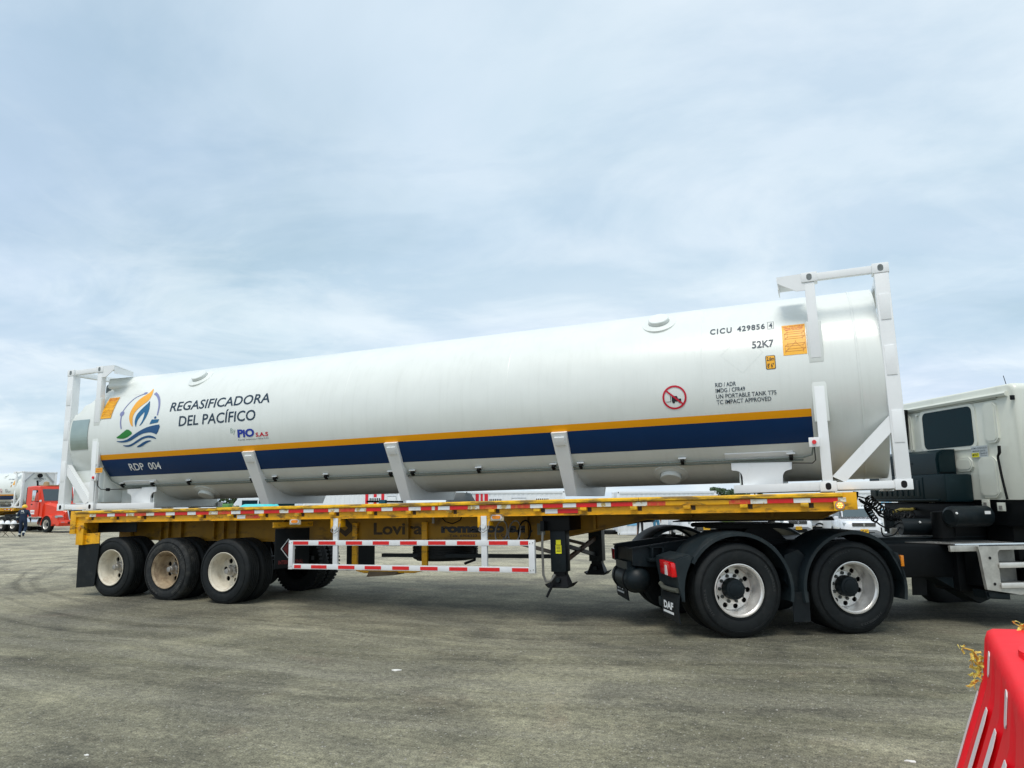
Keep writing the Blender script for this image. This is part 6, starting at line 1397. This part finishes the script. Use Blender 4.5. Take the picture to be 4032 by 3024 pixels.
def drape(name, d, t, wx, wy, h, m_, label, cat, seed=1, amp=0.12, face=None):
    rnd = random.Random(seed); N_, K_ = 20, 5; rings = []
    for k in range(K_+1):
        f = k/K_; z = h*f; s = 1-0.10*f*f-(0.18 if k == K_ else 0); ring = []
        for i in range(N_):
            a = 2*PI*i/N_; c, q = math.cos(a), math.sin(a); rr = 1/max(abs(c), abs(q))**0.8
            ring.append((wx/2*c*rr*s*(1+amp*(rnd.random()-0.5)), wy/2*q*rr*s*(1+amp*(rnd.random()-0.5)), z*(1-0.06*rnd.random() if k == K_ else 1)))
        rings.append(ring)
    o = G().loft(rings).obj(name, m_, None, sm=50, label=label, category=cat); o.matrix_world = place_m(d, t, face or RH); return o
drape('cloth_bundle', 40.9, -29.3, 0.45, 0.4, 0.18, mat('crumpled grey cloth', (0.25, 0.27, 0.29), 0.8, var=0.5, vscale=20), 'crumpled grey cloth on the left end of the folding table', 'cloth', 4, 0.5).location.z += 0.74

# ------------------------------------------------------------------ shipping containers
def container(name, d, t0, t1, label, H=2.59, vents=(), bands=(), logo=None, yaw=0.0, text=None):
    L_ = t1-t0; W_ = 2.44; m_ = place_m(d, t0, (RH*math.cos(yaw)+FH*math.sin(yaw)).normalized(), 0.02)
    r = empty(name, m_=m_, label=label, category='container', group='white containers lined up behind the trailer')
    # corrugated long wall
    g = G(); poly = []; n_ = int((L_-0.3)/0.28); st = (L_-0.3)/n_
    for i in range(n_): x = 0.15+i*st; poly += [(x, 0.035), (x+st*0.35, 0.035), (x+st*0.5, 0.048), (x+st*0.85, 0.048)]
    poly += [(L_-0.15, 0.03), (L_-0.15, 0.10), (0.15, 0.10)]
    g.pz(poly, 0.15, H-0.14); g.obj('long_wall', CONT, r, sm=0)
    G().box(0.1, L_-0.1, 0.08, W_-0.06, 0.14, H-0.06).obj('box_body', CONT, r)
    G().box(0.16, L_-0.16, 0.0, 0.09, H-0.14, H, 0.01).obj('top_rail', CONT, r); G().box(0.16, L_-0.16, 0.0, 0.09, 0.0, 0.15, 0.01).obj('bottom_rail', CONT, r)
    G().box(0.16, L_-0.16, 0.09, W_, H-0.06, H-0.01).obj('roof', CONT, r)
    for x in (0, L_-0.16):
        for y in (0, W_-0.16):
            G().box(x, x+0.16, y, y+0.16, 0.118, H-0.118, 0.01).obj('corner_post', CONT, r)
            for z in (0, H-0.118):
                c = G().box(x-0.003, x+0.165, y-0.003, y+0.163, z, z+0.118, 0.008).obj('corner_casting', CONT, r)
                if y == 0: G().py(ell(x+0.08, z+0.06, 0.03, 0.04, 12), -0.006, 0.02).obj('casting_hole', HOLE, c)
    for x0, x1 in bands:
        G().box(x0, x1, 0.018, 0.030, 0.16, H-0.15).obj('red_band', CRED, r)
    for x0, x1, z0, z1 in vents:
        v = G().box(x0-0.04, x1+0.04, 0.005, 0.03, z0-0.04, z1+0.04, 0.006).obj('vent_frame', CONT, r); n_ = int((x1-x0)/0.105)
        for i in range(n_): x = x0+(x1-x0)*(i+0.2)/n_; G().box(x, x+(x1-x0)/n_*0.6, -0.002, 0.004, z0, z1).obj('vent_slot', HOLE, v)
    if logo: logo(r)
    return r
def panelbox(r, x0, x1, z0, z1):
    p = G().box(x0, x1, -0.02, 0.03, z0, z1, 0.01).obj('hatch_panel', CONT, r); G().box(x0-0.03, x1+0.03, -0.03, 0.0, z1, z1+0.03).obj('hatch_rim', mat('grey trim', (0.25, 0.27, 0.28), 0.5), p)
LB = mat('sky blue print', (0.20, 0.50, 0.75), 0.5, var=0.1)
container('shipping_container', 45.2, -13.0, -6.95, 'white container with three spaced red bars showing past the middle saddle', bands=((3.85, 4.03), (4.37, 4.55), (4.84, 5.02)), vents=((4.1, 4.8, 1.98, 2.16),), logo=lambda r: panelbox(r, 5.25, 5.75, 1.6, 2.25))
container('shipping_container', 44.6, -2.9, 3.20, 'white container with red bars beside the dark tarpaulin and two slotted vents', bands=((0.62, 0.82), (0.93, 1.06), (1.17, 1.38)), vents=((1.45, 2.22, 1.95, 2.13), (4.30, 5.10, 1.95, 2.13)), logo=lambda r: panelbox(r, 2.85, 3.68, 1.6, 2.15))
def logoI(r):
    G().box(0.55, 1.15, 0.016, 0.030, 0.55, 0.95).obj('printed_patch', LB, r)
container('shipping_container', 44.4, 6.35, 12.40, 'long white container behind the two standing people', logo=logoI)
def logoCS(r):
    place_text('CS', (2.75, 0.026, 1.60), (1, 0, 0), (0, 0, 1), 0, 0.66, 0, 0.42, LB, 'lettering', r, 0.03); G().box(2.70, 3.45, 0.020, 0.030, 1.48, 1.54).obj('printed_bar', LB, r)
container('shipping_container', 43.0, 18.9, 24.95, 'white container with blue letters behind the right hand white car', logo=logoCS, vents=((0.9, 1.2, 0.5, 1.4),))
tp = drape('tarpaulin_load', 44.0, -3.15, 1.75, 2.0, 2.55, TARP, 'load wrapped in dark crumpled tarpaulin beside the red barred container', 'tarpaulin', 3, 0.16)
drape('turquoise_tent', 45.0, -15.6, 2.6, 2.0, 1.88, TURQ, 'turquoise cover glimpsed between deck and tank at left', 'cover', 6, 0.05)
o = G().box(-0.38, 0.38, -0.4, 0.4, 0, 1.85, 0.06).obj('green_bin', GRNB, None, label='green bin seen above the trailer deck left of the turquoise cover', category='bin'); o.matrix_world = place_m(44.0, -17.35, RH)
drape('khaki_sacks', 44.0, -16.7, 0.42, 0.6, 1.78, OLIV, 'narrow khaki sack pile between green bin and turquoise cover', 'sacks', 8, 0.2)
o = G().box(-0.28, 0.28, -0.25, 0.25, 0.0, 1.25, 0.03).obj('green_box', mat('lime box plastic', (0.22, 0.36, 0.06), 0.6, var=0.3), None, label='lime green box standing right of the white car under the gooseneck', category='box'); o.matrix_world = place_m(39.0, 11.45, RH)
for i, t in enumerate((5.15, 5.75)):
    g = tyre_g(0.5, 0.24, 0.29, -0.12, 1, n=28); o = g.obj('old_tyre', RUB, None, label=('left' if i == 0 else 'right')+' one of two dark tyres lying near the white container', category='tyre', group='old tyres lying in the yard'); o.matrix_world = place_m(46.5, t+0.35, RH, 0.13) @ Matrix.Rotation(PI/2, 4, 'X')

# ------------------------------------------------------------------ parked cars
def car(name, d, t, yaw, label, style, plate):
    face = (-FH*math.cos(yaw)+RH*math.sin(yaw)).normalized(); m_ = place_m(d, t, face)
    r = empty(name, m_=m_, label=label, category='car', group='white cars parked behind the truck')
    # x forward (towards viewer), y sideways, z up; nose at x=0
    def sec(x, hw, z0, z1, ins=0.06, lo=0.05): return [(x, -hw+lo, z0), (x, hw-lo, z0), (x, hw, z0+0.18), (x, hw, z1-ins*1.3), (x, hw-ins, z1), (x, -hw+ins, z1), (x, -hw, z1-ins*1.3), (x, -hw, z0+0.18)]
    G().loft([sec(-0.02, 0.62, 0.38, 0.86, 0.10), sec(-0.10, 0.80, 0.30, 0.98, 0.12), sec(-0.35, 0.89, 0.26, 1.04, 0.10), sec(-1.25, 0.91, 0.26, 1.10, 0.08), sec(-3.9, 0.91, 0.28, 1.10, 0.08), sec(-4.3, 0.84, 0.35, 1.05, 0.1)]).obj('body', CARW, r, sm=50)
    G().loft([sec(-1.10, 0.80, 1.02, 1.09, 0.02, 0.02), sec(-1.85, 0.70, 1.02, 1.60, 0.10, 0.02), sec(-2.4, 0.69, 1.02, 1.66, 0.10, 0.02), sec(-3.7, 0.68, 1.02, 1.62, 0.10, 0.02), sec(-4.2, 0.72, 1.02, 1.12, 0.04, 0.02)]).obj('cabin', CARW, r, sm=50)
    g = G(); g.hexa([(-1.13, -0.72, 1.115), (-1.11, -0.72, 1.105), (-1.11, 0.72, 1.105), (-1.13, 0.72, 1.115), (-1.80, -0.62, 1.575), (-1.77, -0.62, 1.575), (-1.77, 0.62, 1.575), (-1.80, 0.62, 1.575)]); g.obj('windscreen', mat('windscreen grey', (0.06, 0.09, 0.10), 0.2), r)
    for sg in (-1, 1):
        G().prism([(-1.45, 1.12), (-1.95, 1.53), (-3.6, 1.54), (-4.0, 1.14)], lambda a, b: (a, sg*(0.80-0.22*(b-1.1)), b), lambda a, b: (a, sg*(0.825-0.22*(b-1.1)), b)).obj('side_window', GLASS, r)
        mr = G().box(-1.55, -1.40, *sorted((sg*0.88, sg*1.06)), 1.06, 1.22, 0.03).obj('wing_mirror', CARW, r)
        hl = G().hexa([(-0.30, *( (sg*0.50,) ), 0.80), (-0.02, sg*0.50, 0.80), (-0.13, sg*0.84, 0.82), (-0.42, sg*0.88, 0.82), (-0.30, sg*0.50, 0.92), (-0.04, sg*0.50, 0.92), (-0.16, sg*0.85, 0.95), (-0.42, sg*0.88, 0.95)], 0.015).obj('headlight', HLAMP, r)
        for x in (-0.85, -3.5):
            w_ = empty('wheel', r); w_.location = (x, sg*0.93, 0.34); w_.rotation_euler = (0, 0, 0 if sg < 0 else PI)
            if 'carty' not in WM:
                g = G(); g.lathe([(0.02, 0.21), (-0.01, 0.23), (-0.01, 0.30), (0.02, 0.34), (0.20, 0.34), (0.22, 0.3), (0.22, 0.2)], (0, 0, 0), (0, 1, 0), 28); o = g.obj('tyre', RUB, w_); WM['carty'] = o.data
                g = G(); g.lathe([(0.02, 0.215), (0.0, 0.20), (0.04, 0.18), (0.05, 0.05), (0.03, 0.0)], (0, 0, 0), (0, 1, 0), 16); o = g.obj('rim', HUBG, w_); WM['carrim'] = o.data
            else: link('tyre', WM['carty'], w_); link('rim', WM['carrim'], w_)
        G().tube([(-2.0, sg*0.56, 1.66), (-2.1, sg*0.56, 1.71), (-3.5, sg*0.56, 1.70), (-3.6, sg*0.56, 1.63)], 0.018, 6).obj('roof_rail', HUBG, r)
    if style == 'cross':
        gr = G().box(-0.12, 0.012, -0.50, 0.50, 0.78, 0.94, 0.02).obj('grille', BLACK, r)
        for z in (0.83, 0.885): G().box(0.010, 0.022, -0.47, 0.47, z-0.006, z+0.006).obj('grille_bar', HUBG, gr)
        b_ = G().pz([], 0, 0) if False else None
        for pts in ([(-0.045, 0.86), (0, 0.945), (0.045, 0.86), (0, 0.775)],): G().prism(pts, lambda a, b: (0.02, a, b), lambda a, b: (0.038, a, b)).obj('badge', CHROME, gr); G().prism([(-0.018, 0.86), (0, 0.90), (0.018, 0.86), (0, 0.82)], lambda a, b: (0.036, a, b), lambda a, b: (0.042, a, b)).obj('badge_core', BLACK, gr)
        G().prism([(-0.88, 0.30), (0.88, 0.30), (0.80, 0.50), (0.55, 0.62), (-0.55, 0.62), (-0.80, 0.50)], lambda a, b: (-0.10, a, b), lambda a, b: (0.03, a*0.92, b), 0.02).obj('lower_bumper', mat('grey bumper plastic', (0.20, 0.21, 0.22), 0.5), r)
        G().prism([(-0.52, 0.34), (0.52, 0.34), (0.42, 0.52), (-0.42, 0.52)], lambda a, b: (0.02, a, b), lambda a, b: (0.045, a, b)).obj('air_intake', BLACK, r); pz_ = 0.57
    else:
        gr = G().prism([(-0.55, 0.46), (0.55, 0.46), (0.66, 0.60), (0.50, 0.76), (-0.50, 0.76), (-0.66, 0.60)], lambda a, b: (-0.05, a, b), lambda a, b: (0.025, a, b), 0.01).obj('grille', BLACK, r)
        for z in (0.52, 0.575, 0.63, 0.685): G().box(0.024, 0.032, -0.5, 0.5, z-0.006, z+0.006).obj('grille_bar', HUBG, gr)
        G().prism([(-0.70, 0.44), (0.70, 0.44), (0.62, 0.39), (-0.62, 0.39)], lambda a, b: (-0.05, a, b), lambda a, b: (0.04, a, b)).obj('bumper_lip', CARW, r)
        G().box(-0.10, 0.0, -0.86, 0.86, 0.22, 0.36, 0.02).obj('lower_bumper', mat('dark green grey plastic', (0.05, 0.07, 0.07), 0.5), r); pz_ = 0.62
    pl = G().box(0.044, 0.056, -0.17, 0.17, pz_-0.085, pz_+0.085).obj('number_plate', PLATE, r, sm=0)
    place_text(plate, (0.058, -0.15, pz_-0.045), (0, 1, 0), (0, 0, 1), 0, 0.30, 0, 0.09, BLK, 'lettering', pl, 0.02)
    return r
car('parked_car', 37.4, 9.85, 0.05, 'white car with a wide black grille seen under the gooseneck beside the two people', 'wide', 'LYP 756')
car('parked_car', 39.5, 15.35, 0.06, 'white car behind the truck wheels whose bonnet the flatbed hides', 'cross', 'KSQ 549')
car('parked_car', 34.2, 16.35, -0.28, 'white car in full view between the flatbed nose and the air hoses', 'cross', 'LPS 667')
# service pickup body between the cars, and a van behind the left saddle
sp_ = empty('service_pickup', m_=place_m(45.0, 18.2, RH), label='white service pickup body with blue striped sign between two parked cars', category='pickup')
G().box(-0.2, 2.2, 0, 1.8, 0.5, 1.55, 0.03).obj('load_box', CONT, sp_); G().box(2.2, 4.2, 0.05, 1.75, 0.5, 1.5, 0.1).obj('crew_cab', CARW, sp_)
G().prism([(0.0, 0.9), (0.25, 1.5), (0.36, 1.5), (0.10, 0.9)], lambda a, b: (a, -0.01, b), lambda a, b: (a, 0.0, b)).obj('blue_stripe', mat('vivid blue', (0.02, 0.16, 0.5), 0.5), sp_)
place_text('Mas energia', (0.45, -0.008, 1.15), (1, 0, 0), (0, 0, 1), 0, 0.95, 0, 0.10, INK, 'lettering', sp_)
for z in (0.55, 0.85, 1.1): G().box(0.0, 0.5, -0.25, 0.0, z, z+0.03).obj('rear_step', HUBG, sp_)
for x in (0.6, 3.3): wheel(sp_, (x, -0.02, 0.36), 'block', 1, 0.36, dual=False).scale = (1, 1, 1)
vn = empty('parked_van', m_=place_m(47.0, -18.2, RH), label='white van with dark windows behind the turquoise cover', category='van')
G().py([(0, 0.35), (0, 1.6), (0.5, 2.25), (4.3, 2.35), (4.6, 1.3), (4.6, 0.35)], 0, 1.8, 0.08).obj('van_body', CARW, vn)
for a, b in ((0.75, 1.75), (1.85, 2.95), (3.05, 4.15)): G().box(a, b, -0.012, 0.0, 1.45, 2.08, 0.004).obj('side_window', GLASS, vn)
for x in (0.9, 3.7): wheel(vn, (x, -0.02, 0.36), 'block', 1, 0.36, dual=False)

# ------------------------------------------------------------------ trees far behind
def tree(d, t, H, Rw, seed, label, squash=0.6, n_=900):
    rnd = random.Random(seed); p = yard(d, t); r = empty('tree', m_=Matrix.Translation(p), label=label, category='tree', group='trees beyond the containers')
    G().tube([(0, 0, 0), (0.1, 0, H*0.4), (0, 0.05, H*0.8)], [0.25, 0.18, 0.06], 8).obj('trunk', BARK, r)
    g = G(); cl = [(Vector((rnd.uniform(-1, 1)*Rw*0.75, rnd.uniform(-1, 1)*Rw*0.6, H*0.72+rnd.uniform(-1, 1)*H*0.16)), Rw*rnd.uniform(0.22, 0.42)) for _ in range(11)]
    for i in range(n_):
        c, q = rnd.choice(cl); v = Vector((rnd.gauss(0, 1), rnd.gauss(0, 1), rnd.gauss(0, 1))).normalized(); P = c+Vector((v.x*q, v.y*q, v.z*q*squash))*(0.7+0.4*rnd.random()); s = 0.16+0.16*rnd.random()
        a = Vector((rnd.gauss(0, 1), rnd.gauss(0, 1), rnd.gauss(0, 1))).normalized()*s; b = v.cross(a).normalized()*s*0.6; g.face([P-a, P+b, P+a, P-b])
    g.obj('crown', LEAF, r, sm=0)
tree(120, 35.2, 5.4, 2.6, 1, 'low rounded green tree above the right half of the deck')
tree(122, 37.6, 5.0, 2.2, 3, 'smaller dark tree touching the low rounded one')
tree(118, 39.1, 6.6, 1.3, 2, 'spindly tree beside the right tee support of the tank', 0.9, 500)
tree(58, -22.3, 4.2, 1.8, 5, 'dark bushy tree behind the green bin', 0.9, 900)

# ------------------------------------------------------------------ things lying on the deck, the dangling pipes
def on_deck(u, v, w_): return TW @ Vector((u, v, w_))
o = G().bar((6.02, 0.95, 0.03), (6.72, 0.90, 0.012), 0.03, 0.03).obj('steel_bar', BLACK, None, label='black steel bar lying on the deck left of the middle saddle', category='bar'); o.matrix_world = TW
o = G().box(6.30, 6.42, 0.86, 0.92, -0.01, 0.05, 0.01).obj('blue_strap_buckle', mat('teal strap', (0.03, 0.22, 0.30), 0.6), None, label='small teal strap buckle on the deck beside the steel bar', category='strap'); o.matrix_world = TW
